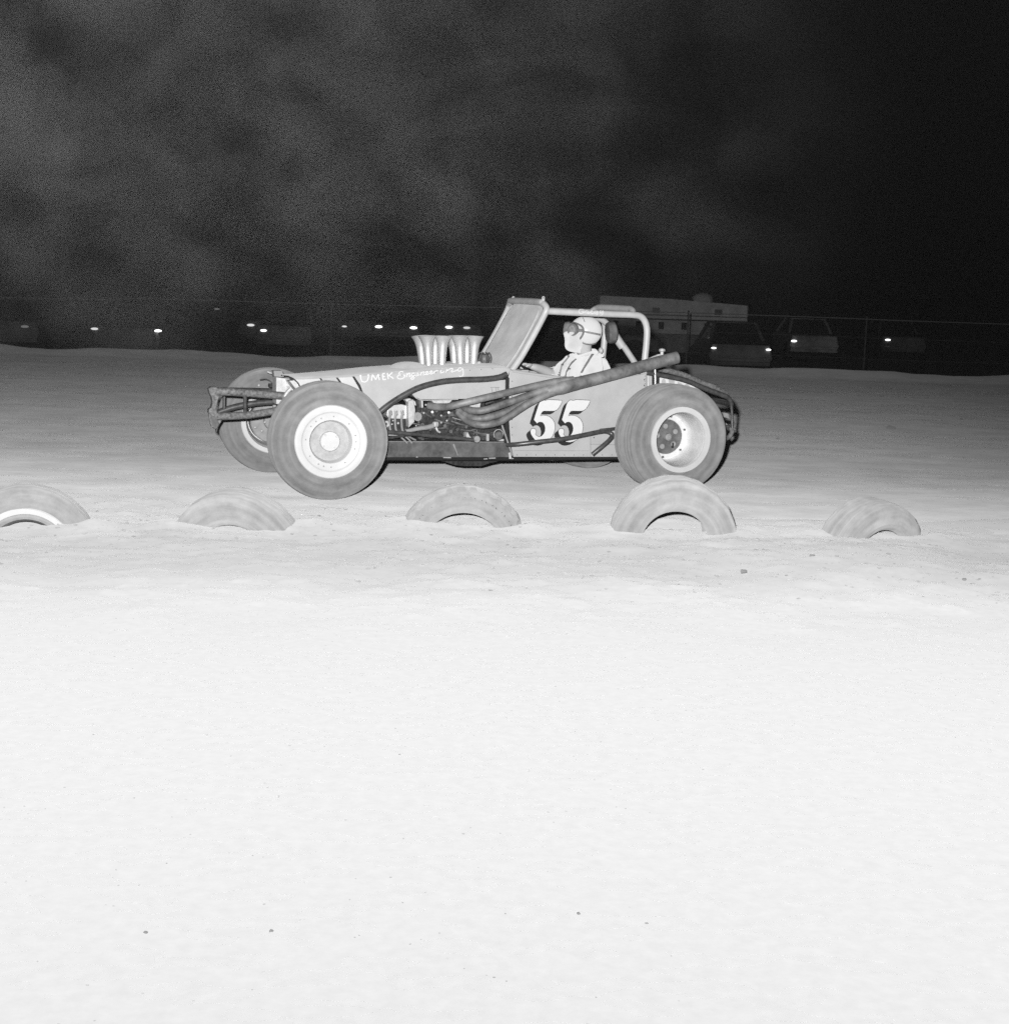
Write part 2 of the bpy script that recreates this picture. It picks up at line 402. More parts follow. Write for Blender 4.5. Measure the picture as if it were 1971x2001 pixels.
o = grid_obj('track', np.linspace(-40, 40, 500), np.concatenate([np.linspace(8.0, 13, 120), np.linspace(13.1, 27.6, 160)]), track_z, clay_m)
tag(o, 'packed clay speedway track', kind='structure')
def outer_z(X, Y):
    z = -0.02 - 0.0 * X
    z = z - 0.90 * sstep(25.3, 28.9, Y) + 0.06 * fbm(X, Y, 0.5, 3, 91)
    return z
ys = np.concatenate([np.linspace(-60, 6, 12), np.linspace(7.9, 24.7, 8), np.linspace(24.9, 60, 116), np.linspace(64, 600, 20)])
xs = np.concatenate([np.linspace(-500, -44, 14), np.linspace(-40, 40, 120), np.linspace(44, 500, 14)])
def outer_z2(X, Y):
    z = outer_z(X, Y); return np.where(Y < 24.8, -0.12, z - 0.03)
o = grid_obj('grass_ground', xs, ys, outer_z2, soil_dark); tag(o, 'dark ground beyond the track', kind='structure')

# ------------------------------------------------------------------ tyres
def tyre_profile(R, w, rb, grooves=0, thick=0.018, bead=.72, gd=.0035, gw=.0025):
    """closed section of a tyre; w half width"""
    h = R - rb
    out = [(-w * bead, rb), (-w * max(.86, bead + .01), rb + .008), (-w * max(.95, bead + .02), rb + h * .18), (-w * .99, rb + h * .27), (-w * 1.035, rb + h * .30), (-w * 1.0, rb + h * .34), (-w * 1.0, rb + h * .5), (-w * .985, rb + h * .62), (-w * .99, rb + h * .65), (-w * .95, rb + h * .8), (-w * .89, rb + h * .90), (-w * .80, R - h * .035)]
    tr = []
    if grooves:
        W = w * .72
        for i in range(grooves + 1):
            a = -W + 2 * W * i / (grooves + 1) ; b = -W + 2 * W * (i + 1) / (grooves + 1); g = gw
            tr += [(a + g, R - .004 * abs((a) / W) ** 2), (b - g, R - .004 * abs((b) / W) ** 2)]
            if i < grooves: tr += [(b - g * .6, R - gd), (b + g * .6, R - gd)]
    else: tr = [(-w * .6, R), (-w * .2, R + .001), (w * .2, R + .001), (w * .6, R)]
    full = out + tr + [(-a, r) for a, r in reversed(out)]
    inner = [(w * .66, rb + .012), (w * .80, rb + h * .35), (w * .72, rb + h * .62), (w * .42, R - thick - .006), (-w * .42, R - thick - .006), (-w * .72, rb + h * .62), (-w * .80, rb + h * .35), (-w * .66, rb + .012)]
    return full + inner
def make_tyre(parent, R, w, rb, m, grooves=0, mod=None, n=96):
    return MB().lathe(tyre_profile(R, w, rb, grooves, bead=.93), n=n, closed=True, mod=mod).build('tyre', m, parent)

# ------------------------------------------------------------------ the race car
car = empty('race_car', CAR_O, TH)
tag(car, 'pale open-wheel dirt track race car number 55 with roll cage and injector stacks', 'race car')

def front_wheel(loc, rz, inner_view=False):
    w = 0.105
    b = MB().lathe([(-.100, .211), (-.112, .212), (-.118, .207), (-.119, .176), (-.117, .171), (-.113, .168), (-.110, .162), (-.108, .125), (-.096, .118), (-.062, .114), (-.058, .112),
                    (-.02, .112), (-.02, .15), (.05, .165), (.085, .168), (.095, .175), (.112, .178), (.117, .205), (.111, .211), (.09, .205), (.0, .185), (-.09, .205)], n=80, closed=True)
    wh = b.build('wheel', rim_m, car); wh.location = loc; wh.rotation_euler = (0, 0, rz)
    make_tyre(wh, .34, w + .015, .205, tyre_m)
    MB().lathe([(-.060, .001), (-.060, .06), (-.061, .08), (-.060, .113), (-.02, .113), (-.02, .001)], n=48).build('hub_disc', mat('pale_hub_disc', .38, .7, noise=(30, .30, .42)), wh)
    for k in range(14):
        t = 2 * math.pi * k / 14 + .2 * math.sin(k * 5)
        MB().lathe([(-.1095, .0005), (-.1095, .0045), (-.105, .0045)], n=10, off=(math.cos(t) * .146, 0, math.sin(t) * .146)).build('vent_hole', hub_m, wh)
    MB().lathe([(-.05, .001), (-.05, .058), (-.082, .058), (-.088, .054), (-.088, .045), (-.0885, .001)], n=40).build('hub_cap', rim_m, wh)
    for k in range(4):
        t = math.pi / 4 + k * math.pi / 2 - .12
        MB().lathe([(-.086, .0008), (-.086, .007), (-.095, .006), (-.0955, .0008)], n=6, off=(math.cos(t) * .046, 0, math.sin(t) * .046), smooth=False).build('bolt', cast_m, wh)
    MB().lathe([(-.02, .02), (-.015, .145), (.07, .145), (.078, .138), (.08, .06), (.1, .055), (.1, .001)], n=40).build('brake_drum', hub_m, wh)
    return wh
def rear_wheel(loc, rz):
    w = .135
    b = MB().lathe([(-.132, .207), (-.142, .208), (-.147, .203), (-.147, .176), (-.139, .170), (-.12, .167), (-.05, .160), (0, .156), (.035, .150), (.045, .142), (.048, .112), (.055, .108),
                    (.075, .108), (.075, .16), (.12, .172), (.142, .178), (.147, .203), (.135, .208), (.1, .19), (-.1, .19)], n=80, closed=True)
    wh = b.build('wheel', rimin_m, car); wh.location = loc; wh.rotation_euler = (0, 0, rz)
    MB().lathe([(-.140, .2085), (-.1485, .206), (-.1490, .174), (-.141, .169), (-.137, .169), (-.137, .2085)], n=80, closed=True).build('rim_lip', rim_m, wh)
    make_tyre(wh, .34, w + .012, .203, tyre_m, grooves=5)
    MB().lathe([(.052, .001), (.052, .03), (.056, .04), (.054, .085), (.05, .109), (.07, .109), (.07, .001)], n=48).build('hub_disc', hubd_m, wh)
    MB().lathe([(.05, .001), (.05, .024), (.02, .022), (.012, .012), (.012, .001)], n=24).build('hub_cap', hub_m, wh)
    for k in range(5):
        t = .5 + k * 2 * math.pi / 5
        MB().lathe([(.05, .001), (.05, .017), (.044, .016), (.044, .001)], n=16, off=(math.cos(t) * .068, 0, math.sin(t) * .068)).build('lug_boss', hub_m, wh)
    for k in range(6):
        t = .35 + k * 2 * math.pi / 6
        MB().lathe([(.05, .0008), (.05, .008), (.038, .007), (.038, .0008)], n=6, off=(math.cos(t) * .131, 0, math.sin(t) * .131), smooth=False).build('bolt', hubd_m, wh)
    MB().box((.045, .047, -.055), (.012, .01, .035)).build('slot', black_m, wh)
    return wh
STEER = R_(-4.5)
fw = front_wheel((0.02, 0, .34), STEER)
fw2 = front_wheel((-0.01, 1.29, .34), STEER + math.pi)
rw = rear_wheel((2.25, 0, .34), 0)
rw2 = rear_wheel((2.25, 1.29, .34), math.pi)

def uz(pts, v): return [(p.x, p.z) for p in PP(pts, v)]
VN, VF = 0.33, 0.96          # near and far side of the body
# ---- hood
hood_side = [(578, 741), (640, 738), (700, 734.5), (780, 728.5), (860, 722.5), (930, 719), (985, 718), (997, 722), (993, 733), (975, 737), (930, 739), (880, 742), (850, 747), (820, 756), (785, 774), (760, 790), (735, 810), (700, 835), (640, 845), (600, 815), (588, 775), (585, 752)]
MB().slab(uz(hood_side, VN), VN, VN + .008).build('hood_side', body_m, car, bevel=.002)
q = uz(hood_side, VN); 
MB().slab([a for a in q if a[0] > .35], VF - .008, VF).build('hood_side', body_m, car)
tp = q[:8]
b = MB(); V = []; F = []
NL = 8
for i, (u, z) in enumerate(catmull([(a, 0, c) for a, c in tp], 3) and [(p.x, p.z) for p in catmull([(a, 0, c) for a, c in tp], 3)]):
    for k in range(NL + 1):
        s = k / NL; far_v = VF - .26 * max(0.0, 1 - (u - tp[0][0]) / .55); V.append((u, VN + (far_v - VN) * s, z + .0015 + .012 * math.sin(math.pi * s) ** .6))
cnt = len(V) // (NL + 1)
for i in range(cnt - 1):
    for k in range(NL): a = i * (NL + 1) + k; F.append((a, a + 1, a + NL + 2, a + NL + 1))
b.add(V, F, True); ht = b.build('hood_top', top_m, car)
sm = ht.modifiers.new('solid', 'SOLIDIFY'); sm.thickness = .006; sm.offset = -1
# rolled edge of the nose opening
nose = PP([(562, 735), (572, 740), (581, 747), (587, 757)], VN - .002)
MB().tube(nose, .004, 8).build('nose_edge', black_m, car)
# nose shell and the radiator in it
n0 = uz([(566, 741), (588, 775), (600, 815)], VN)
MB().slab([(n0[0][0] + .004, n0[0][1] - .01), (n0[1][0] + .01, n0[1][1]), (n0[2][0], n0[2][1]), (n0[2][0] + .03, n0[2][1]), (n0[0][0] + .05, n0[0][1] - .01)], VN + .02, VF - .26).build('radiator', cast_m, car)
# painted nose stripes
def decal(poly, v, m, name, th=.0025): return MB().slab(uz(poly, v - th), v - th, v).build(name, m, car)
decal([(572, 742.5), (626, 740.5), (634, 755), (640, 800), (600, 800), (587, 764), (583, 750)], VN, cream_m, 'nose_stripe')
decal([(660, 738.5), (690, 737), (700, 752), (706, 768), (712, 800), (676, 800), (668, 752)], VN, cream_m, 'nose_stripe')
for pl in ([(624.5, 739.5), (628, 739.3), (636, 752), (633, 753.5)], [(656.5, 738), (660.5, 737.8), (670, 751), (667, 752.5)], [(688.5, 736), (692.5, 735.6), (704, 752), (710.5, 770), (708, 771.5), (699, 754)]):
    decal(pl, VN, black_m, 'pinstripe', .004)
# hood bulge ahead of the stacks
bz = P(800, 722, .62)
MB().sphere((P(800, 721, .6).x, .6, P(800, 721, .6).z - .004), (.125, .17, .050), 28, 14).build('hood_bulge', top_m, car)
for du in (-.055, .06):
    pass
# ---- cockpit side with number
side = [(997, 722), (1004, 727), (1040, 731), (1093, 738), (1150, 741), (1200, 738), (1262, 728), (1264, 760), (1262, 893), (1180, 893), (1003, 893), (998, 866), (993, 800), (993, 740)]
VS = .30
MB().slab(uz(side, VS), VS, VS + .010).build('cockpit_side', body_m, car, bevel=.003)
MB().slab(uz(side, VS), VF - .01, VF).build('cockpit_side', body_m, car, bevel=.003)
rim = PP([(1000, 725), (1040, 731), (1093, 738), (1150, 741), (1200, 738), (1262, 728)], VS + .006)
MB().tube(rim, .011, 10).build('cockpit_rim', body_m, car)
rimf = [(p.x, VF - .006, p.z) for p in rim]
MB().tube(rimf, .011, 10).build('cockpit_rim', body_m, car)
# floor, firewall, dark interior, seat
fl0 = P(1000, 893, VS); fl1 = P(1262, 893, VS)
MB().box(((fl0.x + fl1.x) / 2, (VS + VF) / 2, fl0.z + .012), (fl1.x - fl0.x, VF - VS - .03, .01)).build('floor_pan', vinyl_m, car)
fwp = P(1000, 722, VN)
MB().box((fwp.x + .01, (VS + VF) / 2, (fwp.z + fl0.z) / 2), (.008, VF - VS - .03, fwp.z - fl0.z - .03)).build('firewall', vinyl_m, car)
s0 = P(1200, 735, .645)
MB().slab([(s0.x - .42, .28), (s0.x - .05, .25), (s0.x + .06, .30), (s0.x + .10, s0.z + .02), (s0.x + .06, s0.z + .03), (s0.x - .01, .36), (s0.x - .4, .34)], .47, .82).build('seat', vinyl_m, car, bevel=.02)
# seams and rivets
for pl in ([(1153, 849), (1154.2, 849), (1154.2, 892), (1153, 892)], [(1153, 867.5), (1205, 868.5), (1205, 869.5), (1153, 868.6)], [(1262, 729), (1263, 729), (1263, 757), (1262, 757)], [(1005, 880), (1150, 880.5), (1150, 881.2), (1005, 880.8)]):
    decal(pl, VS, hub_m, 'panel_seam', .0012)
for px_, py_ in ((1258.5, 742), (1258.5, 753), (1160, 855), (1200, 855)):
    c = P(px_, py_, VS); MB().sphere((c.x, VS, c.z), (.005, .003, .005), 8, 6).build('rivet', hubd_m, car)
# ---- number 55
five = [(520, 150), (545, 122), (580, 112), (612, 124), (680, 108), (780, 112), (930, 120), (922, 160), (900, 205), (868, 255), (835, 292), (790, 312), (700, 314), (600, 312), (570, 322), (548, 350), (525, 410),
        (575, 398), (630, 400), (690, 420), (745, 462), (783, 520), (800, 590), (798, 650), (780, 720), (745, 790), (700, 838), (630, 878), (560, 895), (490, 888), (430, 850), (385, 795), (355, 740), (345, 690), (360, 655), (395, 642), (430, 652), (448, 680), (448, 715),
        (432, 745), (455, 778), (500, 797), (550, 785), (590, 745), (615, 690), (620, 630), (605, 570), (575, 530), (535, 516), (495, 522), (467, 545), (410, 478), (440, 380), (500, 190)]
def digit(dx, dy=0): return [(1000 + (x + dx) / 9.52, 770 + (y + dy) / 9.52) for x, y in five]
for dx in (0, 520):
    poly = digit(dx)
    b = MB(); K = 9
    for k in range(1, K + 1):
        th = .0012 + .00008 * (K - k)
        b.slab(uz(digit(dx - 78 * k / K, 66 * k / K), VS - th), VS - th, VS - .0002)
    b.build('number_shading', black_m, car)
    q5 = [Vector((a, VS - .0026, c)) for a, c in uz(digit(dx), VS - .0026)]
    MB().ribbon(q5 + [q5[0]], .0060, (0, -1, 0), .0008).build('number_outline', black_m, car)
    MB().slab(uz(digit(dx), VS - .0034), VS - .0034, VS - .0004).build('race_number', white_m, car)
# ---- lettering on the hood side
def strokes(name, lines, ox, oy, sc, w, v, m=letter_m, smooth=True, depth=.0022):
    b = MB()
    for i, ln in enumerate(lines):
        pts = PP([(ox + x / sc, oy + y / sc) for x, y in ln], v - depth - .0001 * i)
        if smooth: pts = catmull(pts, 4)
        b.ribbon(pts, w, (0, -1, 0), depth - .0004)
    return b.build(name, m, car)
strokes('lettering', [[(100, 350), (128, 348)], [(114, 350), (120, 400), (140, 443), (185, 448), (222, 425), (236, 380), (237, 338)], [(222, 340), (250, 336)],
    [(285, 428), (300, 332)], [(300, 332), (352, 412)], [(352, 412), (390, 324)], [(390, 324), (408, 420)], [(455, 318), (464, 414)], [(455, 320), (496, 314)], [(459, 366), (494, 361)], [(464, 412), (512, 404)],
    [(530, 306), (546, 402)], [(610, 298), (543, 356)], [(560, 348), (628, 396)]], 690, 690, 7.933, .0074, VN, smooth=False)
eng = [[(780, 296), (748, 284), (716, 300), (712, 322), (745, 334), (710, 342), (686, 366), (700, 394), (745, 400), (790, 378), (803, 346), (770, 340)],
    [(838, 312), (828, 372)], [(832, 345), (862, 314), (880, 322), (870, 366), (900, 350)],
    [(955, 316), (925, 312), (906, 338), (922, 358), (950, 336), (962, 306), (956, 360), (935, 400), (905, 404), (900, 384), (985, 350)],
    [(1005, 302), (995, 345), (1030, 335)], [(1056, 296), (1046, 346)], [(1050, 318), (1082, 292), (1100, 300), (1088, 338), (1118, 326)],
    [(1124, 318), (1156, 300), (1150, 282), (1126, 296), (1124, 324), (1150, 332), (1180, 312)],
    [(1188, 310), (1220, 292), (1214, 274), (1190, 288), (1188, 314), (1212, 324), (1246, 302)],
    [(1258, 282), (1254, 318)], [(1256, 296), (1290, 270), (1316, 276)], [(1366, 260), (1356, 306), (1416, 288)], [(1374, 234), (1378, 240)], [(1010, 276), (1014, 282)],
    [(1456, 246), (1440, 302)], [(1444, 280), (1510, 240), (1544, 246), (1522, 296), (1624, 258)],
    [(1690, 236), (1650, 228), (1624, 256), (1640, 282), (1678, 262), (1696, 232), (1706, 290), (1700, 346), (1660, 364), (1640, 352)]]
strokes('lettering', eng, 690, 690, 7.933, .0062, VN)
# ---- roll cage
TR = .0215
cage = []
b = MB().tube(PP([(999.5, 724), (1018, 696), (1040, 658), (1064, 614), (1069, 601), (1064, 592), (1054, 590)], VN) + [Vector((0, 0, 0))], TR) if 0 else None
pa = [P(999.5, 724, VN), P(1018, 697, VN), P(1042, 655, VN), P(1062, 617, VN), P(1067.5, 603, VN), P(1061, 593.5, VN + .04), P(1052, 590, VN + .10)]
far = [Vector((p.x, VN + VF - p.y, p.z)) for p in reversed(pa)]
MB().tube(pa + far, TR, 14).build('windscreen_frame', tubepale_m, car)
rt = PP([(1070, 608), (1130, 611), (1200, 614), (1238, 615.5), (1252, 619), (1260, 629), (1263.5, 645), (1262.5, 670), (1259.5, 700), (1257, 728)], VN)
MB().tube(rt, TR, 14).build('roof_tube', tubepale_m, car)
MB().tube([(p.x, VF, p.z) for p in rt], TR, 14).build('roof_tube', tubepale_m, car)
h0 = rt[3]
MB().tube([(h0.x - .01, VN, h0.z), (h0.x + .01, VN + .05, h0.z + .028), (h0.x + .012, VN + .14, h0.z + .036), (h0.x + .012, VF - .14, h0.z + .036), (h0.x + .01, VF - .05, h0.z + .028), (h0.x - .01, VF, h0.z)], TR * 1.05, 14).build('rear_hoop', tubepale_m, car)
MB().tube([P(1150, 618, .9), P(1174, 624, .9), P(1192, 640, .9), P(1215, 672, .88), P(1242, 712, .86)], TR, 12).build('diagonal_brace', tubepale_m, car)
MB().tube([P(1200, 655, .885), P(1216, 678, .87)], TR * 1.35, 12).build('brace_sleeve', tubepale_m, car)
for px_, v_ in ((1003, .84), (1061.5, .36)):
    c = P(px_, 583, v_); n_ = 18; b = MB()
    pl = [(c.x - .008, c.z - .026), (c.x + .008, c.z - .026)] + [(c.x + .0095 * math.cos(t), c.z + .004 + .0095 * math.sin(t)) for t in np.linspace(0, math.pi, 9)]
    b.slab(pl, v_, v_ + .004); b.build('lug_tab', tubepale_m, car, bevel=.001)
    MB().lathe([(v_ - .0015, .0005), (v_ - .0015, .0042), (v_ + .0055, .0042), (v_ + .0055, .0005)], n=12, off=(c.x, 0, c.z + .003)).build('lug_hole', black_m, car)
# windscreen: a dusty clear sheet between the pillars
def loft_sheet(name, e0, e1, m, parent, n=14, thick=.003, sag=0.0, inset=0.0):
    e0 = catmull(e0, 4); e1 = catmull(e1, 4); V = []; F = []
    for a, c in zip(e0, e1):
        for k in range(n + 1):
            s = inset + (1 - 2 * inset) * k / n; p = a.lerp(c, s); V.append((p.x - sag * math.sin(math.pi * s), p.y, p.z))
    for i in range(len(e0) - 1):
        for k in range(n): a = i * (n + 1) + k; F.append((a, a + 1, a + n + 2, a + n + 1))
    o = MB().add(V, F, True).build(name, m, parent); s_ = o.modifiers.new('solid', 'SOLIDIFY'); s_.thickness = thick; return o
ne = [P(997, 720, VN + .012), P(1018, 690, VN + .012), P(1042, 648, VN + .012), P(1058, 615, VN + .02), P(1060, 600, VN + .06), P(1056, 592, VN + .10)]
fe = [Vector((p.x, VN + VF - p.y, p.z)) for p in ne]
loft_sheet('windscreen', ne, fe, screen_m, car, sag=.015)
ne2 = [Vector((p.x - .01, p.y + .045, p.z)) for p in ne]; fe2 = [Vector((p.x - .01, VN + VF - p.y - .0, p.z)) for p in ne2]
MB().tube([ne2[0], ne2[1], ne2[2], ne2[3], ne2[4]], .005, 8).build('windscreen_bead', tubepale_m, car)
MB().tube(fe2[:5], .005, 8).build('windscreen_bead', tubepale_m, car)
cw = P(990, 719, .645)
MB().box((cw.x + .0, .645, cw.z + .0), (.05, VF - VN, .012)).build('cowl', body_m, car, bevel=.004)
# name on the roof tube, painted on its round surface
gl = [[(510, 365), (450, 350), (360, 352), (290, 390), (262, 450), (280, 530), (340, 562), (410, 540), (450, 490), (455, 440), (380, 460)], [(455, 440), (520, 425), (510, 520), (560, 480), (620, 410)], [(610, 415), (640, 400), (700, 450), (640, 530), (700, 550), (790, 500)],
      [(830, 480), (900, 440), (880, 400), (820, 440), (800, 510), (850, 570), (920, 550), (990, 500)], [(1110, 440), (1040, 430), (980, 480), (1000, 540), (1070, 520), (1130, 430), (1120, 540), (1090, 620), (1050, 640)],
      [(1340, 430), (1280, 420), (1230, 480), (1250, 540), (1320, 500), (1400, 420), (1370, 540), (1310, 640), (1250, 670)]]
b = MB()
zc = lambda px_: P(px_, 608 + (px_ - 1070) * .048, VN).z
for i, ln in enumerate(gl):
    pts = catmull(PP([(1120 + x / 23.8, 591 + y / 23.8 * .92) for x, y in ln], VN - TR), 4); nr = []
    out = []
    for p in pts:
        dz = max(-.017, min(.017, p.z - zc(1155))); vv = VN - math.sqrt(TR * TR - dz * dz) - .0022 - .0001 * i
        out.append((p.x, vv, p.z)); nr.append((0, -math.sqrt(TR * TR - dz * dz), dz))
    b.ribbon(out, .0062, nr, .0012)
b.build('lettering', letter_m, car)
# ---- injector stacks
def trumpet(px_b, px_t, v, pyb=722):
    a = P(px_b, pyb, v); c = P(px_t, 656.5, v); L = (c - a).length
    b = MB(); prof = [(-.03, .0215), (0, .0215), (L * .40, .0255), (L * .48, .0265), (L * .485, .0278), (L * .50, .0278), (L * .505, .0268), (L * .66, .030), (L * .8, .0365), (L * .92, .047), (L * .985, .0555), (L, .057), (L * 1.004, .0555), (L * .99, .053), (L * .92, .044), (L * .8, .0335), (L * .6, .025), (0, .019)]
    b.lathe(prof, n=32, axis='Z')
    q = (c - a).normalized().to_track_quat('Z', 'Y')
    o = b.build('injector_stack', alu_m, car); o.location = a; o.rotation_mode = 'QUATERNION'; o.rotation_quaternion = q
for pb, pt, v in ((838, 834.5, .58), (863, 865.5, .58), (900, 897.5, .58), (924, 928, .58), (826, 820.5, .70), (850, 850.5, .70), (888, 885, .70), (912, 912.5, .70)):
    trumpet(pb, pt, v, 722 if v < .6 else 719)
c = P(876, 714, .64); MB().box((c.x, .64, c.z), (.06, .10, .03)).build('fuel_block', cast_m, car, bevel=.004)
c = P(876, 723, .60); MB().box((c.x, .62, c.z), (.36, .24, .02)).build('intake_plate', cast_m, car, bevel=.004)
c = P(946, 704, .60)
b = MB().lathe([(-.02, .001), (-.02, .028), (.0, .036), (.02, .036), (.035, .026), (.04, .012), (.04, .001)], n=24, axis='Z', off=tuple(c)); b.build('magneto', hubd_m, car)
b = MB()
for k in range(8):
    t = k * math.pi / 4; q0 = c + Vector((math.cos(t) * .02, math.sin(t) * .02, .035)); b.tube([q0, q0 + Vector((math.cos(t) * .012, math.sin(t) * .012, .014)), q0 + Vector((math.cos(t) * .028, math.sin(t) * .028, -.02)), q0 + Vector((math.cos(t) * .022, math.sin(t) * .022, -.06))], .0035, 6)
b.build('ignition_leads', vinyl_m, car)
c2 = P(936, 712, .57); MB().sphere(tuple(c2), (.017, .017, .022), 14, 8).build('magneto_knob', cast_m, car)
# ---- dark side tube along the hood
MB().tube(PP([(700, 838), (735, 811), (757, 793), (785, 774.5), (820, 757), (860, 746.5), (900, 742.5), (945, 741), (974, 737.5), (990, 731)], VN - .03), .0185, 12).build('side_tube', tubedark_m, car)
MB().slab(uz([(989, 738), (995, 738), (994, 800), (992, 866), (986, 866), (988, 800)], VN - .035), VN - .035, VN - .02).build('body_post', black_m, car)
MB().tube(PP([(980, 829), (990, 858), (1001, 890)], VN - .06), .0055, 8).build('stay_rod', hub_m, car)
# aluminium tank behind the pipes
MB().slab(uz([(800, 762), (812, 776), (822, 780.5), (900, 779.5), (990, 778), (992, 742), (945, 745), (880, 748), (840, 754)], VN + .03), VN + .03, VN + .2).build('side_tank', body_m, car, bevel=.006)
MB().tube(PP([(802, 763), (810, 775), (820, 781), (835, 782), (895, 780.5)], VN + .028), .0028, 6).build('tank_edge', cast_m, car)
strokes('tank_mark', [[(958, 757), (976, 757)], [(960, 757), (962, 766)], [(969, 757), (970, 766)], [(973, 757), (974, 765)]], 0, 0, 1, .0018, VN + .03, hubd_m, smooth=False)
# ---- exhaust: four primaries into one long pipe
VE = .20
pr = .0225
prim = [[(838, 793, .40), (858, 795.5, .33), (880, 794, .26), (910, 786.5, .21), (945, 778, VE), (992, 767, VE), (1040, 755.5, VE), (1085, 746, VE), (1120, 742, VE)],
        [(900, 789, .38), (912, 799, .30), (928, 803, .23), (950, 800.5, VE), (992, 787, VE), (1035, 771.5, VE), (1080, 757, VE), (1120, 748, VE)],
        [(896, 800, .38), (912, 812, .30), (930, 818, .23), (950, 816.5, VE + .01), (992, 803, VE + .01), (1035, 783, VE + .01), (1080, 764, VE + .01), (1120, 752, VE)],
        [(896, 806, .37), (912, 821, .29), (930, 829, .20), (950, 830, VE - .03), (975, 824.5, VE - .03), (992, 815, VE - .03), (1035, 787, VE - .02), (1075, 769, VE - .01), (1118, 756, VE)]]
for ln in prim:
    MB().tube(PP(ln, VE), pr, 14).build('exhaust_primary', exh_m, car)
cp = PP([(1068, 765, VE), (1095, 757, VE), (1130, 748.5), (1180, 736), (1250, 717), (1322, 698.5)], VE)
b = MB().tube(cp, [.030, .046, .041, .039, .039, .040], 20, caps=False)
b.tube([cp[-1], cp[-1] - (cp[-1] - cp[-2]).normalized() * .15], .0365, 20, smooth_path=False)
b.build('exhaust_collector', exh_m, car)
MB().box(tuple(P(1240, 728, VE + .05)), (.02, .12, .01)).build('exhaust_bracket', tubedark_m, car)
# ---- engine
def bx(p0, p1, v0, v1): # slab from pixel box
    return uz([(p0[0], p0[1]), (p1[0], p0[1]), (p1[0], p1[1]), (p0[0], p1[1])], v0), v0, v1
MB().slab(*bx((815, 795), (985, 864), .46, .84)).build('engine_block', block_m, car, bevel=.01)
MB().slab(*bx((835, 784), (948, 800), .44, .56)).build('cylinder_head', block_m, car, bevel=.006)
MB().slab(uz([(843, 782), (884, 782), (878, 788), (848, 788.5)], .40), .40, .48).build('valve_cover', cast_m, car, bevel=.003)
MB().slab(uz([(910, 793), (940, 786), (938, 796), (915, 799)], .36), .36, .42).build('valve_cover', cast_m, car, bevel=.003)
MB().slab(uz([(823, 782), (826, 782), (827, 796), (824, 797)], .40), .40, .46).build('head_bracket', cast_m, car)
for x_, y_ in ((845, 808), (877, 809)):
    a = P(x_, y_, .38); MB().tube([a + Vector((-.012, -.03, .012)), a + Vector((.014, .03, -.012))], .0085, 10).build('spark_plug_boot', alu_m, car)
for x_, y_ in ((832, 791), (844, 794), (828, 807), (862, 812), (893, 812), (862, 826), (873, 822)):
    a = P(x_, y_, .42); MB().sphere(tuple(a), (.007, .007, .007), 8, 6).build('bolt_head', cast_m, car)
b = MB()
for k in range(4): b.tube([P(888 + 3 * k, 806, .42), P(900 + k, 815 + 2 * k, .36), P(922, 826 + 2 * k, .34), P(936 + k, 834, .36)], .003, 6)
b.build('plug_wires', vinyl_m, car)
MB().tube([P(884, 816, .40), P(905, 822, .36), P(925, 826, .35)], .0028, 6).build('plug_wire', hub_m, car)
# front cover, water pump, fuel pump hoses
MB().slab(uz([(757, 802), (768, 792), (785, 790), (797, 793), (799, 818), (790, 819), (760, 818), (755, 811)], .42), .42, .56).build('front_cover', alu_m, car, bevel=.008)
MB().slab(uz([(798, 784), (808, 780), (812, 800), (810, 825), (799, 836), (798, 812)], .38), .38, .44).build('timing_cover', cast_m, car, bevel=.005)
MB().slab(uz([(791, 781), (800, 778), (812, 784), (814, 793), (800, 790)], .40), .40, .46).build('pump_outlet', cast_m, car, bevel=.004)
c = P(815, 814, .40); MB().lathe([(-.02, .001), (-.02, .010), (-.012, .010), (-.012, .027), (.002, .027), (.002, .022), (.008, .022), (.008, .027), (.016, .027), (.016, .001)], n=24, off=tuple(c)).build('pulley', hub_m, car)
MB().slab(uz([(813, 782), (824, 778), (826, 815), (815, 812)], .44), .44, .5).build('front_plate', block_m, car)
for x_ in (762, 773, 785.5):
    a = [P(x_, 803, .39), P(x_ + 1.5, 806, .375), P(x_ - 1, 818, .375), P(x_, 836, .39), P(x_ + 3, 846, .40)]
    MB().tube(a, .0075, 8).build('fuel_hose', hub_m, car)
    MB().cyl(a[0] + Vector((0, -.004, .002)), a[1] + Vector((0, 0, -.015)), .0105, 8).build('hose_fitting', alu_m, car)
c = P(753, 828, .40); MB().lathe([(-.02, .008), (-.02, .02), (.02, .02), (.02, .008)], n=20, closed=True, off=tuple(c)).build('idler_wheel', cast_m, car)
MB().slab(*bx((750, 833), (758, 836), .38, .42)).build('pump_bracket', alu_m, car, bevel=.002)
MB().slab(*bx((755, 816), (800, 862), .50, .8)).build('front_engine_case', block_m, car, bevel=.01)
b = MB()
for x_, y_, r_ in ((766, 829, .006), (778, 827, .008), (768, 822, .005), (793, 840, .006), (813, 832, .005)): b.sphere(tuple(P(x_, y_, .40)), r_, 8, 6)
b.build('fittings', cast_m, car)
MB().tube(PP([(793, 843), (815, 838), (835, 835), (846, 832)], .34), [.012, .014, .0155, .016], 12).build('coolant_hose', hub_m, car)
c = P(851, 829, .34); MB().box(tuple(c), (.036, .03, .034), .4).build('hose_elbow', cast_m, car, bevel=.008)
MB().tube(PP([(852, 835), (855, 842), (860, 845)], .33), .007, 8).build('elbow_spigot', alu_m, car)
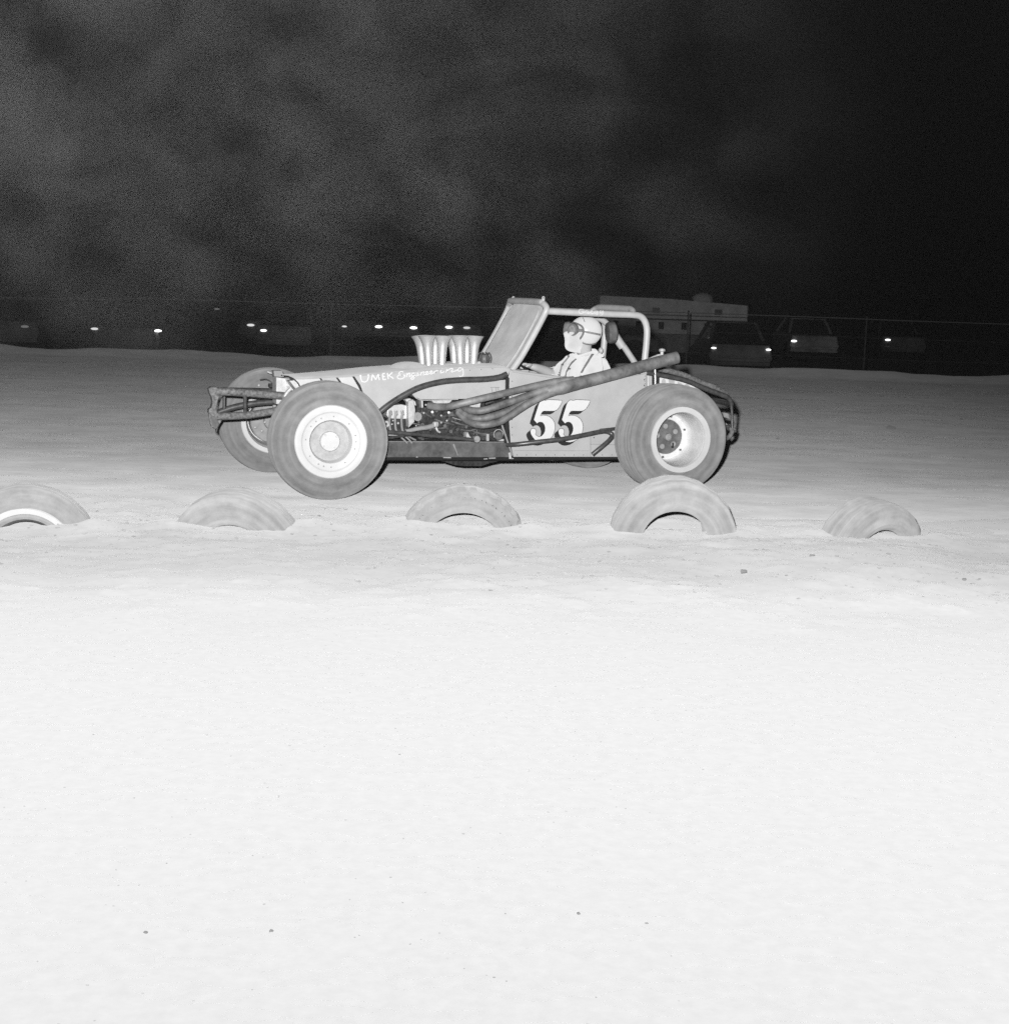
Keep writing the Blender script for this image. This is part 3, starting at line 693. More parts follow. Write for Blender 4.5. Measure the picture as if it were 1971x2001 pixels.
# lower engine details
MB().slab(*bx((929, 836), (986, 862), .42, .6)).build('starter_case', block_m, car, bevel=.01)
c = P(972, 851, .38); b = MB().lathe([(-.03, .001), (-.03, .022), (-.024, .028), (.03, .028), (.03, .001)], n=20, off=tuple(c)); b.build('oil_filter', hubd_m, car)
MB().lathe([(-.004, .030), (-.004, .033), (.004, .033), (.004, .030)], n=24, closed=True, off=(c.x, c.y - .012, c.z + .008)).build('filter_clamp', cast_m, car)
MB().slab(*bx((951, 848), (955.5, 862), .38, .40)).build('engine_stay', alu_m, car, bevel=.002)
MB().slab(*bx((975, 858), (985, 862), .37, .42)).build('engine_mount', cast_m, car, bevel=.002)
c = P(931, 858, .20); MB().lathe([(-.012, .001), (-.012, .019), (-.010, .0205), (.02, .0205), (.02, .001)], n=28, off=tuple(c)).build('arm_pivot_cap', hub_m, car)
MB().slab(uz([(911, 850), (914, 844), (918, 852), (924, 858), (922, 862), (912, 858)], .30), .30, .36).build('arm_bracket', cast_m, car, bevel=.004)
b = MB(); er = random.Random(5)
for k in range(46):
    x_, y_ = er.uniform(818, 985), er.uniform(800, 860); p_ = P(x_, y_, er.uniform(.40, .455))
    if er.random() < .75: b.lathe([(-.02, .001), (-.02, er.uniform(.005, .014)), (.02, er.uniform(.008, .016))], n=12, off=tuple(p_))
    else: b.tube([p_ + Vector((-.07, .02, er.uniform(-.03, .03))), p_ + Vector((-.02, -.01, .01)), p_ + Vector((.04, -.012, er.uniform(-.02, .02))), p_ + Vector((.09, .02, er.uniform(-.05, .02)))], er.uniform(.004, .009), 8)
tag(b.build('engine_hardware', mat('grimy_iron', .1, .45, .3, .5, noise=(35, .03, .2)), car), kind='stuff')
b = MB()
for k in range(14): b.sphere(tuple(P(1010 + k * 18.5, 889, VS)), (.0035, .002, .0035), 6, 4)
for k in range(9): b.sphere(tuple(P(1259.5, 735 + k * 5, VS)), (.003, .002, .003), 6, 4)
for k in range(9): b.sphere(tuple(P(1000.5, 745 + k * 15, VS)), (.0035, .002, .0035), 6, 4)
for k in range(12): b.sphere(tuple(P(720 + k * 22, 737.5 - k * 1.55, VN)), (.003, .002, .003), 6, 4)
tag(b.build('rivets', hubd_m, car), kind='stuff')
# ---- suspension arms and steering rods
for nm, ln, r, m_ in (('radius_rod', [(700, 841, .15), (750, 843.5, .18), (860, 853, .20), (929, 860, .20)], .0125, tubedark_m), ('radius_rod', [(700, 858, .15), (750, 857, .2), (800, 850, .26), (840, 849, .3)], .008, tubedark_m), ('drag_link', [(748, 850, .30), (790, 851, .32), (812, 860, .36)], .006, hub_m)):
    MB().tube(PP(ln, 0), r, 10).build(nm, m_, car)
for k in range(2):
    MB().tube(PP([(782 + 10 * k, 853), (790 + 10 * k, 860), (796 + 9 * k, 866)], .3), .005, 8).build('shackle_bolt', hub_m, car)
MB().tube([(0.02, .10, .34), (0.06, .3, .30), (.06, 1.0, .30), (-.01, 1.19, .34)], .024, 12).build('front_axle', tubedark_m, car)
MB().tube([(2.25, .10, .34), (2.25, 1.19, .34)], .035, 12, smooth_path=False).build('rear_axle', tubedark_m, car)
MB().sphere((2.25, .645, .34), (.12, .11, .12), 16, 10).build('differential', block_m, car)
for px_, py_ in ((545, 738), (590, 748)):
    pass
MB().tube(PP([(541, 728), (541, 745), (538, 770), (536, 800)], .86), .012, 10).build('far_shock_absorber', hub_m, car)
MB().slab(uz([(535, 724), (552, 724), (556, 738), (547, 742), (536, 736)], .80), .80, .86).build('shock_tower', hub_m, car, bevel=.004)
MB().slab(*bx((527, 750), (538, 757), .84, .88)).build('spring_shackle', black_m, car)
MB().slab(uz([(540, 737), (566, 740), (580, 752), (584, 765), (560, 790), (540, 790)], .46), .46, .56).build('radiator_core', cast_m, car, bevel=.004)
b = MB()
for k in range(14):
    x_ = 560 + random.random() * 22; y_ = 747 + random.random() * 16; b.sphere(tuple(P(x_, y_, .45)), .004 + .004 * random.random(), 7, 5)
b.build('radiator_fittings', cast_m, car)
b = MB().tube(PP([(522, 726), (530, 729), (541, 729)], .92), .006, 8); b.build('brake_line', cast_m, car)
MB().tube(PP([(556, 776), (562, 766), (568, 760)], .38), .012, 10).build('tube_end', cast_m, car)
MB().tube(PP([(508, 742), (520, 741), (530, 746), (536, 755)], .96), .004, 6).build('brake_hose', vinyl_m, car)
for p_ in ((499, 835, 1.17), (512, 842, 1.17), (518, 825, 1.17), (521, 812, 1.17), (506, 753, 1.15)):
    MB().sphere(tuple(P(*p_)), .009, 8, 6).build('drum_bolt', cast_m, car)
# ---- front bumper
VB = .42
bump = [('bumper_tube', [(424, 765), (450, 766, VB - .02), (490, 768.5), (545, 773), (590, 776)], VB, .0235, muddy_m), ('bumper_tube', [(424, 814), (450, 813, VB - .02), (490, 810.5), (545, 802), (590, 796)], VB, .0225, muddy_m),
        ('bumper_tube', [(430, 763), (470, 763), (520, 764), (566, 766)], .80, .018, tubedark_m), ('bumper_tube', [(426, 806), (440, 801), (462, 794.5), (490, 789), (520, 786), (560, 784)], .80, .019, tubedark_m)]
for nm, ln, v, r, m_ in bump: MB().tube(PP(ln, v), r, 12).build(nm, m_, car)
MB().tube(PP([(479, 769), (479, 811)], VB - .012), .0115, 10, smooth_path=False).build('bumper_post', tubedark_m, car)
MB().tube(PP([(438.5, 766), (438, 799)], .72), .0095, 10, smooth_path=False).build('bumper_post', tubedark_m, car)
MB().slab(uz([(408, 759), (413, 756), (424, 757), (433, 764), (430, 772), (426, 782), (423, 797), (424, 806), (431, 812), (434, 822), (429, 830), (424, 818), (414, 812), (408, 806), (409, 800), (414, 796), (416, 785), (414, 776), (410, 768)], VB), VB, VB + .05).build('bumper_plate', muddy_m, car, bevel=.003)
MB().slab(uz([(409, 808), (419, 810), (433, 814), (431, 824), (424, 838), (419, 838), (414, 834)], VB + .01), VB + .01, VB + .05).build('bumper_bracket', tubedark_m, car, bevel=.003)
MB().slab(uz([(408, 806), (412, 812), (414, 826), (417, 834), (414, 836), (410, 822)], VB), VB, VB + .01).build('torn_strip', muddy_m, car)
MB().slab(uz([(424, 826), (434, 815), (431, 826), (426, 836), (424, 846), (422, 842)], VB + .06), VB + .06, VB + .08).build('torn_strip', vinyl_m, car)
# ---- belly pan and lower rail
MB().slab(uz([(700, 862), (748, 862), (870, 862.5), (992, 864), (1000, 888), (1000, 894), (700, 894)], VS + .01), VS + .01, VF - .02).build('belly_pan', pan_m, car, bevel=.004)
MB().tube(PP([(720, 862.5), (990, 864)], VS + .01), .002, 6, smooth_path=False).build('pan_flange', hub_m, car)
MB().tube(PP([(700, 896), (860, 897), (1000, 897), (1060, 896.5), (1262, 894.5)], VS + .02), .0105, 10).build('frame_rail', black_m, car)
MB().slab(uz([(850, 894), (870, 903), (888, 909), (905, 911), (940, 911), (958, 905), (975, 901), (1062, 899), (1070, 893)], .48), .48, .80).build('oil_sump', block_m, car, bevel=.01)
MB().tube(PP([(886, 867), (887.5, 872), (891, 880), (894.5, 890)], VS + .004), [.0065, .006, .0035, .003], 8).build('pan_streak', hub_m, car)  # highlight scratch on the pan, built as a pale raised sliver
for (a, c) in (((945, 897), (952, 896.5)), ((955, 895.5), (968, 895)), ((995, 896), (1003, 896)), ((813, 893), (816, 893)), ((866, 894), (881, 894.5))):
    MB().tube(PP([a, c], VS - .002), .0035, 6, smooth_path=False).build('rail_bolt', cast_m, car)
MB().tube(PP([(995, 884), (997, 896)], VS - .03), .010, 10, smooth_path=False).build('rod_end', cast_m, car)
# ---- nerf bar
MB().tube(PP([(990, 869.5, .28), (1012, 868, .22), (1050, 863.5, .18), (1098, 858, .16), (1140, 850, .16), (1172, 843.5, .18), (1186, 843.5, .20), (1196, 850, .19), (1190, 860, .17), (1174, 874, .16), (1157, 888, .17)], .2), .0145, 12).build('nerf_bar', tubedark_m, car)
MB().tube(PP([(1172, 841, .20), (1190, 839, .22), (1215, 836, .28)], .2), .011, 10).build('nerf_bar_stay', tubedark_m, car)
# ---- tail
tail = [(1264, 731), (1290, 733), (1318, 738), (1340, 745), (1362, 757), (1385, 773), (1392, 800), (1375, 860), (1264, 880)]
MB().slab(uz(tail, VN + .03), VN + .03, VF - .03).build('tail', body_m, car, bevel=.012)
strokes('tail_number', [[(1289, 752), (1290, 742), (1296, 736.5), (1302, 741), (1304.5, 753)], [(1320, 752), (1321, 742)], [(1321, 743), (1330, 745), (1338, 752)], [(1346, 748), (1352, 756), (1360, 765)]], 0, 0, 1, .022, VN + .03, white_m)
MB().slab(uz([(1273.5, 734), (1278, 734), (1278, 756), (1273.5, 758)], VN + .027), VN + .02, VN + .029).build('tail_slot', black_m, car)
MB().slab(uz([(1282.5, 735), (1287, 736), (1287, 752), (1282.5, 753)], VN + .027), VN + .02, VN + .029).build('tail_slot', black_m, car)
MB().tube(PP([(1279.5, 718), (1280, 765)], VN - .03), .0062, 10, smooth_path=False).build('shock_rod', alu_m, car)
# rear bumper
MB().tube(PP([(1262, 728), (1300, 735), (1340, 744), (1378, 760), (1405, 770), (1420, 776), (1427, 786), (1429, 800), (1429.5, 822), (1430, 836)], VN - .02), [.016, .016, .016, .017, .017, .017, .014, .0095, .009, .011], 12).build('rear_bumper', tubedark_m, car)
MB().tube(PP([(1285, 720), (1330, 731), (1370, 747), (1400, 759), (1418, 771), (1424, 790)], .88), .02, 12).build('rear_bumper', muddy_m, car)
t1 = P(1429, 790, VN - .02); t2 = P(1430, 838, VN - .02)
MB().tube([t1, t1 + Vector((.02, .2, .0)), t1 + Vector((.02, .5, 0)), Vector((P(1424, 785, .88)))], .014, 10).build('bumper_cross_tube', tubedark_m, car)
MB().tube([t2, t2 + Vector((.015, .2, .0)), t2 + Vector((0, .55, 0))], .018, 10).build('bumper_cross_tube', muddy_m, car)
MB().tube(PP([(1431, 834), (1428, 848), (1420, 856), (1405, 858)], VN), .016, 10).build('bumper_clamp', muddy_m, car)
MB().tube(PP([(1395, 838), (1412, 826), (1428, 838)], .5), .006, 8).build('tail_pipe_loop', hub_m, car)
MB().slab(uz([(1412, 806), (1422, 808), (1424, 818), (1414, 815)], .6), .6, .64).build('bumper_gusset', hub_m, car)
# filler neck by the roll hoop
c = P(1293, 686, .42)
b = MB().lathe([(-.03, .001), (-.03, .012), (-.005, .012), (0, .02), (.012, .021), (.016, .014), (.02, .001)], n=20, axis='Z', off=tuple(c))
b.cyl(c + Vector((-.02, 0, .004)), c + Vector((.02, 0, .004)), .008, 8); b.build('filler_cap', cast_m, car)
MB().slab(uz([(1268, 700), (1286, 692), (1300, 694), (1303, 702), (1290, 706), (1270, 708)], .42), .42, .44).build('filler_bracket', cast_m, car, bevel=.003)
c = P(1173.5, 685, .80); MB().sphere(tuple(c), (.018, .018, .022), 12, 8).build('harness_knob', cast_m, car)
# headrest
c = P(1194, 650, .80)
o = MB().lathe([(-.03, .001), (-.032, .05), (-.028, .066), (-.015, .073), (.02, .073), (.03, .06), (.03, .001)], n=36, axis='X').build('headrest', mat('worn_headrest_vinyl', .1, .7, noise=(18, .06, .17)), car)
o.location = c; o.rotation_euler = (0, R_(-6), R_(-10))
MB().tube([c + Vector((.02, 0, 0)), c + Vector((.05, .04, .0)), c + Vector((.055, .08, .0))], .022, 10).build('headrest_bracket', hub_m, car)
# steering wheel
c = P(1030, 724, .66)
o = MB().lathe([(-.009, .150), (0, .160), (.009, .150), (0, .141)], n=48, axis='X', closed=True); 
for k in range(3):
    t = k * 2 * math.pi / 3 + .5; o.box((0, math.cos(t) * .075, math.sin(t) * .075), (.004, .14 * abs(math.cos(t)) + .012, .14 * abs(math.sin(t)) + .012))
o = o.build('steering_wheel', black_m, car); o.location = (c.x, .65, c.z - .10); o.rotation_euler = (0, R_(-24), 0)
MB().tube([(c.x, .65, c.z - .10), (c.x - .45, .65, c.z - .28)], .012, 10, smooth_path=False).build('steering_column', tubedark_m, car)

# ------------------------------------------------------------------ the driver (sits in the car: a thing of its own)
drv = empty('person', tuple(CAR_O + Uc * 2.0 + Vc * .645 + Vector((0, 0, .30))), TH)
DO = Vector((2.0, .645, .30))
tag(drv, 'driver in white helmet, goggles and white short sleeved shirt sitting in the race car', 'person')
def skin_mesh(name, nodes, edges, m, parent, sub=2, root=0, noise=0.0):
    me = bpy.data.meshes.new(name); me.from_pydata([tuple(Vector(p) - DO) for p, r in nodes], edges, []); me.materials.append(m)
    o = bpy.data.objects.new(name, me); COL.objects.link(o); o.parent = parent
    sk = o.modifiers.new('skin', 'SKIN'); sk.use_smooth_shade = True; sk.branch_smoothing = 0.4
    for i, (p, r) in enumerate(nodes):
        s = me.skin_vertices[0].data[i]; s.radius = r if isinstance(r, tuple) else (r, r); s.use_root = (i == root)
    ss = o.modifiers.new('sub', 'SUBSURF'); ss.levels = sub; ss.render_levels = sub
    if noise:
        tx = bpy.data.textures.new(name + '_folds', 'CLOUDS'); tx.noise_scale = .05
        d = o.modifiers.new('folds', 'DISPLACE'); d.texture = tx; d.strength = noise; d.mid_level = .5; d.texture_coords = 'LOCAL'
    return o
neck = P(1141, 694, .645)
hd = P(1134, 655, .645)
chest = P(1150, 728, .645); waist = Vector((chest.x + .02, .645, .48)); pelvis = Vector((chest.x - .02, .645, .36))
sn = P(1166, 712, .465); sf = P(1120, 704, .825)
ef = P(1082, 733, .88); hf = P(1040, 717, .80)
en = P(1125, 772, .40); wn_ = P(1062, 748, .50)
kn = Vector((chest.x - .50, .50, .42)); kf = Vector((chest.x - .50, .79, .42))
ft = Vector((chest.x - .80, .52, .27))
nodes = [(pelvis, .08), (waist, (.06, .08)), (chest + Vector((.05, 0, -.03)), (.045, .06)), (neck + Vector((.015, 0, -.03)), .048), (neck + Vector((.0, 0, .03)), .05), (hd + Vector((0, 0, -.01)), .085), (hd + Vector((0, 0, .05)), .08),
         (sn, .06), (en, .043), (wn_, .03), (sf, .06), (ef, .045), (P(1058, 722, .83), .034), (hf + Vector((.012, 0, .0)), .026),
         (kn, .075), (ft, .05), (kf, .075), (Vector((ft.x, .77, ft.z)), .05)]
edges = [(0, 1), (1, 2), (2, 3), (3, 4), (4, 5), (5, 6), (2, 7), (7, 8), (8, 9), (2, 10), (10, 11), (11, 12), (12, 13), (0, 14), (14, 15), (0, 16), (16, 17)]
def hand(at, fwd, up, side, idx):
    """palm and five curled fingers round the steering wheel rim"""
    base = len(nodes)
    palm = at + fwd * .035; nodes.append((palm, (.022, .017))); edges.append((idx, base))
    for k in range(4):
        r0 = palm + side * (.024 - .016 * k) + fwd * .02; L = (.026, .03, .028, .022)[k]
        a = len(nodes); nodes.append((r0, .009)); nodes.append((r0 + fwd * L * .8 + up * -.004, .0085)); nodes.append((r0 + fwd * L * .9 - up * L * .9, .008)); nodes.append((r0 + fwd * L * .2 - up * L * 1.3, .007))
        edges.extend([(base, a), (a, a + 1), (a + 1, a + 2), (a + 2, a + 3)])
    a = len(nodes); nodes.append((at + fwd * .02 + side * .03 + up * .004, .010)); nodes.append((at + fwd * .045 + side * .043 - up * .006, .009)); nodes.append((at + fwd * .06 + side * .038 - up * .022, .008))
    edges.extend([(base, a), (a, a + 1), (a + 1, a + 2)])
hand(hf, Vector((-.9, 0, .25)).normalized(), Vector((.25, 0, .9)).normalized(), Vector((0, -1, .2)).normalized(), 13)
hand(wn_, Vector((-1, .1, .1)).normalized(), Vector((.1, 0, 1)).normalized(), Vector((0, 1, 0)), 9)
skin_mesh('body', nodes, edges, skin_m, drv, 2)
# shirt: torso and short sleeves
sh = [(pelvis + Vector((0, 0, .04)), (.15, .16)), (waist, (.14, .17)), (chest + Vector((.012, 0, -.02)), (.135, .175)), (P(1152, 706, .645), (.105, .14)), (P(1148, 694, .645), (.072, .085)),
      (P(1168, 708, .475), .076), (sn.lerp(en, .62), .062), (sf, .072), (sf.lerp(ef, .75), .056), (sf.lerp(ef, 1.0), .050), (ef.lerp(hf, .38), .041)]
shirt = skin_mesh('shirt', sh, [(0, 1), (1, 2), (2, 3), (3, 4), (2, 5), (5, 6), (2, 7), (7, 8), (8, 9), (9, 10)], cloth_m, drv, 3, 0, .026)
# head covering: slices fitted to the scarf's profile
def slices(name, rows, vc, m, parent, n=36, pw=2.2):
    """rows = (photo row, front column, back column, half width)"""
    V = []; F = []
    for py_, xf, xb, hw in rows:
        a = P(xf, py_, vc); c = P(xb, py_, vc); cx_, rx = (a.x + c.x) / 2, (c.x - a.x) / 2
        for k in range(n):
            t = 2 * math.pi * k / n; ct, st = math.cos(t), math.sin(t)
            V.append(tuple(Vector((cx_ + rx * math.copysign(abs(ct) ** (2 / pw), ct), vc + hw * math.copysign(abs(st) ** (2 / pw), st), (a.z + c.z) / 2)) - DO))
    L = len(rows)
    for i in range(L - 1):
        for k in range(n): k2 = (k + 1) % n; F.append((i * n + k, i * n + k2, (i + 1) * n + k2, (i + 1) * n + k))
    F.append(tuple(range(n))); F.append(tuple(range((L - 1) * n, L * n)))
    o = MB().add(V, F, True).build(name, m, parent); s_ = o.modifiers.new('sub', 'SUBSURF'); s_.levels = 1; s_.render_levels = 2
    return o
slices('face', [(630, 1112, 1165, .060), (638, 1109.5, 1168, .068), (646, 1108.5, 1168, .072), (652, 1107, 1167, .072), (660, 1108, 1163, .070), (670, 1109, 1158, .064)], .645, skin_m, drv)
slices('face_scarf', [(647, 1107.5, 1137, .062), (650, 1104.5, 1139, .068), (653, 1102.5, 1140, .068), (657, 1104, 1141, .071), (662, 1105, 1142, .070), (668, 1105, 1143, .066), (675, 1104.5, 1141, .058), (680, 1105, 1137, .052), (684, 1108, 1134, .046), (687, 1113, 1133, .042), (690, 1124, 1133, .036)], .645, mask_m, drv)
# helmet shell
hc = P(1144, 647, .645); A, B_, Cz = .108, .104, .098
hmv = []; n_, m_ = 72, 44
def in_opening(p):
    du = p.x - hc.x; dz = p.z - hc.z
    return (du < -.058 and dz < .030 + (-.058 - du) * .62) or (dz < -.086)
b = MB(); b.sphere((hc.x - DO.x, .645 - DO.y, hc.z - DO.z), (A, B_, Cz), n_, m_)
keep = []
for f in b.f:
    c = Vector((sum(b.v[i][0] for i in f) / 4 + DO.x, 0, sum(b.v[i][2] for i in f) / 4 + DO.z))
    if not in_opening(c): keep.append(f)
b.f = keep; b.sm = [True] * len(keep)
helm = b.build('helmet', helm_m, drv); s_ = helm.modifiers.new('solid', 'SOLIDIFY'); s_.thickness = .012; s_.offset = -1
bpy.context.view_layer.update()
dg = bpy.context.evaluated_depsgraph_get()
def bvh_of(o):
    e = o.evaluated_get(dg); me = e.to_mesh(); mw = o.matrix_world
    t = BVHTree.FromPolygons([mw @ v.co for v in me.vertices], [tuple(p.vertices) for p in me.polygons]); e.to_mesh_clear(); return t
car_inv = car.matrix_world.inverted()
drv_inv = drv.matrix_world.inverted()
def drape(o, px_pts, off=.003, k=5):
    """points laid on the surface of o (in the driver's frame) and their normals"""
    t = bvh_of(o); dense = catmull([(a, c, 0) for a, c in px_pts], k); out = []; nr = []
    for q_ in dense:
        d = ray(q_.x, q_.y).normalized(); h, nn, i, ds = t.ray_cast(CAMP, d)
        if h is None: continue
        if nn.dot(d) > 0: nn = -nn
        out.append(drv_inv @ (h + nn * off)); nr.append((drv_inv.to_3x3() @ nn).normalized())
    if len(nr) > 2: nr = [(nr[max(i - 1, 0)] + nr[i] + nr[min(i + 1, len(nr) - 1)]).normalized() for i in range(len(nr))]
    return out, nr
def strap(name, o, pts, w, m, off=.004):
    out, nr = drape(o, pts, off)
    if len(out) > 1: MB().ribbon(out, w, nr, .003).build(name, m, drv)
# trim round the helmet opening, both sides
def side_pt(du, dz, s):
    q_ = max(0.0, 1 - (du / A) ** 2 - (dz / Cz) ** 2); return Vector((hc.x + du, .645 + s * (B_ * math.sqrt(q_) + .004), hc.z + dz)) - DO
edge = [(-.088, .050), (-.078, .044), (-.064, .030), (-.058, .008), (-.060, -.02), (-.068, -.045), (-.066, -.058), (-.045, -.074), (-.015, -.083), (.03, -.082), (.055, -.076)]
near_e = [side_pt(a, c, -1) for a, c in edge]; far_e = [side_pt(a, c, 1) for a, c in edge]
brow = [side_pt(-.0965, .040, -1)]
path = list(reversed(near_e)) + [Vector((hc.x - .094, .645, hc.z + .0525)) - DO] + far_e
MB().tube(path, .0062, 8).build('helmet_trim', trim_m, drv)
strap('helmet_strap', helm, [(1139, 647), (1146, 648.8), (1160, 651.5), (1172, 654)], .013, strap_m)
strap('helmet_stripe', helm, [(1138.5, 620.5), (1140, 624), (1142, 629)], .003, black_m, .0015)
c = drape(helm, [(1134.5, 664), (1135, 665), (1135.5, 666)], .003)[0]
if c: MB().sphere(tuple(c[0]), .006, 10, 6).build('snap', hubd_m, drv)
# goggles: two round lenses in a rubber frame
def goggle(s, cu, cv, cz, yaw):
    b = MB(); o1 = MB().lathe([(-.012, .024), (-.016, .029), (-.012, .034), (.006, .038), (.018, .040), (.022, .034), (.0, .026)], n=36, axis='X', closed=True).build('goggle_frame', trim_m, drv)
    o1.location = Vector((cu, cv, cz)) - DO; o1.rotation_euler = (0, R_(6), yaw); o1.scale = (1.0, 1.0, 1.22)
    o2 = MB().lathe([(-.011, .001), (-.0105, .012), (-.008, .026), (-.004, .026), (-.005, .001)], n=32, axis='X').build('goggle_lens', lens_m, o1)
g1 = P(1119, 645, .603); g2 = P(1107, 642, .69)
goggle(-1, g1.x, g1.y, g1.z, R_(42)); goggle(1, g2.x - .004, g2.y, g2.z, R_(-30))
MB().tube([Vector((g1.x + .02, .575, g1.z)) - DO, Vector((hc.x - .066, .560, hc.z + .006)) - DO, Vector((hc.x - .056, .556, hc.z + .002)) - DO], [.010, .008, .006], 8).build('goggle_strap', trim_m, drv)
# collar: a soft band round the neck with two points in front
cc0 = P(1144, 692, .645) - DO
ring = []
for k in range(20):
    t = 2 * math.pi * k / 20; ring.append(cc0 + Vector((math.cos(t) * .066, math.sin(t) * .072, .018 * math.cos(t) + .004 * math.sin(3 * t))))
MB().tube(ring, .0165, 10, closed=True).build('collar', cloth_m, drv)
for pts, v_ in (([(1113, 692), (1120, 690), (1123, 697), (1120, 706), (1114, 702)], .70), ([(1139, 693), (1146, 692), (1141, 701), (1130, 706), (1126, 700)], .575)):
    MB().slab([(a - DO.x, c - DO.z) for a, c in uz(pts, v_)], v_ - DO.y, v_ - DO.y + .012).build('collar_point', cloth_m, drv, bevel=.004)
# harness
for pts, w in (([(1162, 684), (1150, 683), (1138, 690), (1128, 699)], .022), ([(1130, 698), (1118, 709), (1112, 718), (1107, 728), (1106, 738)], .012), ([(1161, 687), (1152, 702), (1143, 717), (1136, 729)], .016), ([(1112, 697), (1104, 706), (1098, 714), (1095, 724), (1093, 734)], .010)):
    strap('harness', shirt, pts, w, strap_m, .005)
for x_, y_ in ((1129, 699), (1112, 697), (1114, 721), (1099, 713)):
    cc = drape(shirt, [(x_, y_), (x_ + 1, y_ + 1), (x_ + 2, y_ + 2)], .007)
    if cc[0]: MB().box(tuple(cc[0][0]), (.018, .006, .010)).build('buckle', hubd_m, drv, bevel=.001)
for x_, y_ in ((1091, 732), (1095, 736), (1093, 728)):
    cc = drape(shirt, [(x_, y_), (x_ + 1, y_), (x_ + 2, y_)], .003)
    if cc[0]: MB().sphere(tuple(cc[0][0]), .005, 8, 6).build('button', hubd_m, drv)

# ------------------------------------------------------------------ half-buried marker tyres along the inside of the track
def lugmod(R, n=44, depth=.010, lo=.72):
    def f(i, t):
        return 0.0
    return f
def buried(px, py_top, py_base, r_m, w, rb, yaw, tilt, label, lugs=0, m=oldtyre_m, white=False, grooves=3, y=None, dx=0):
    g = G(px, py_base); yy = g.y if y is None else y
    t = AT(px, py_top, yy); cz = t.z - r_m
    root_mesh = None
    prof = tyre_profile(r_m, w, rb, grooves, gd=.012, gw=.004, thick=.034)
    n = 176 if lugs else 112
    nprof = len(prof)
    def mod(i, a):
        rr = prof[i][1]; ax = abs(prof[i][0])
        if lugs and rr > r_m - .05 and ax > w * .5 and i < nprof - 8:
            return -.014 * (1 if math.sin(a * lugs) > .1 else 0)
        return 0.0022 * math.sin(3 * a + i * .3) + (.0015 * math.sin(23 * a) if rr > r_m - .03 else 0)
    o = MB().lathe(prof, n=n, closed=True, mod=mod)
    o = o.build('buried_tyre', m)
    o.location = (t.x, yy, cz); o.rotation_euler = (R_(tilt), 0, R_(yaw))
    tag(o, label, 'tyre', 'old tyres half buried along the inside edge of the track')
    if white:
        MB().lathe([(-w * 1.0, rb + .048), (-w * 1.03, rb + .046), (-w * 1.03, rb + .018), (-w * .99, rb + .016)], n=90, closed=True).build('whitewall', rim_m, o)
        MB().lathe([(-w * .7, rb + .002), (-w * .72, rb - .006), (-w * .3, rb - .022), (w * .5, rb - .02), (w * .5, rb - .028), (-w * .35, rb - .032), (-w * .78, rb - .012)], n=80, closed=True).build('rim', hub_m, o)
    return o
buried(52, 945, 1029, .345, .085, .195, 12, 3, 'half-buried tyre with a thin white ring, leftmost of the row', white=True)
buried(466, 954, 1031, .350, .095, .19, -12, 9, 'half-buried worn tyre with no white ring, left of the front wheels of the race car', grooves=4)
buried(906, 945.5, 1031, .335, .085, .200, 6, 4, 'half-buried tyre with chunky worn tread lugs, below the engine of the race car', lugs=30)
buried(1319, 931, 1046, .330, .10, .170, 4, 6, 'tallest half-buried tyre, standing in front of the rear wheel of the race car', grooves=4)
buried(1702, 974, 1051, .300, .115, .165, 31, 9, 'half-buried tyre turned to show its tread, at the right behind a dirt mound', grooves=2)

# ------------------------------------------------------------------ clods and stones
def rock_mesh(seed, r=1.0):
    rr = random.Random(seed); bm = bmesh.new(); bmesh.ops.create_icosphere(bm, subdivisions=2, radius=r)
    for v in bm.verts:
        k = 1 + .28 * math.sin(3 * v.co.x + seed) * math.cos(4 * v.co.y + seed * 2) + rr.uniform(-.12, .12); v.co *= k; v.co.z *= .65
    me = bpy.data.meshes.new('clod'); bm.to_mesh(me); bm.free(); return me
clod_m = mat('dark_clod', 0.3, 0.95, noise=(20, 0.14, 0.36), diff=.5)
for i, (px_, py_, r, lb) in enumerate(((1740, 838, .035, 'dark flat clod lying on the track clay at the right, behind the rear bumper'), (1877, 820, .018, 'small pale edged clod on the track near the right picture edge'), (1519, 858, .014, 'small dark clod on the track just right of the rear wheel'), (1587, 1088, .012, 'dark square clod on the pale dust in front of the rightmost tyre'), (1452, 1118, .014, 'flat grey clod on the dust below the tallest buried tyre'), (1883, 1133, .009, 'small dark clod on the rough dust near the right edge'), (285, 1823, .004, 'tiny dark pebble low on the dust, leftmost of three'), (530, 1820, .004, 'tiny dark pebble low on the dust, middle one of three'), (1130, 1786, .004, 'tiny dark pebble low on the dust, rightmost of three'))):
    me = rock_mesh(i + 3); me.materials.append(clod_m); g = G(px_, py_)
    zf_ = track_z if py_ < 900 else infield_z
    zz = float(zf_(np.array([g.x]), np.array([g.y]))[0]); g = G(px_, py_, zz)
    o = bpy.data.objects.new('clod', me); COL.objects.link(o); o.location = (g.x, g.y, zz + r * .25); o.scale = (r * 1.2, r, r); o.rotation_euler = (0, 0, i)
    tag(o, lb, 'clod', 'loose clods on the infield dust')
b = MB(); V = []; F = []
ico = bmesh.new(); bmesh.ops.create_icosphere(ico, subdivisions=1, radius=1.0); iv = np.array([v.co[:] for v in ico.verts]); ifc = [tuple(v.index for v in f.verts) for f in ico.faces]; ico.free()
nr_ = 5200
ys_ = np.where(rng.rand(nr_) < .6, rng.normal(7.1, .5, nr_), rng.uniform(2.4, 8.8, nr_)); xs_ = rng.uniform(-3.6, 3.6, nr_)
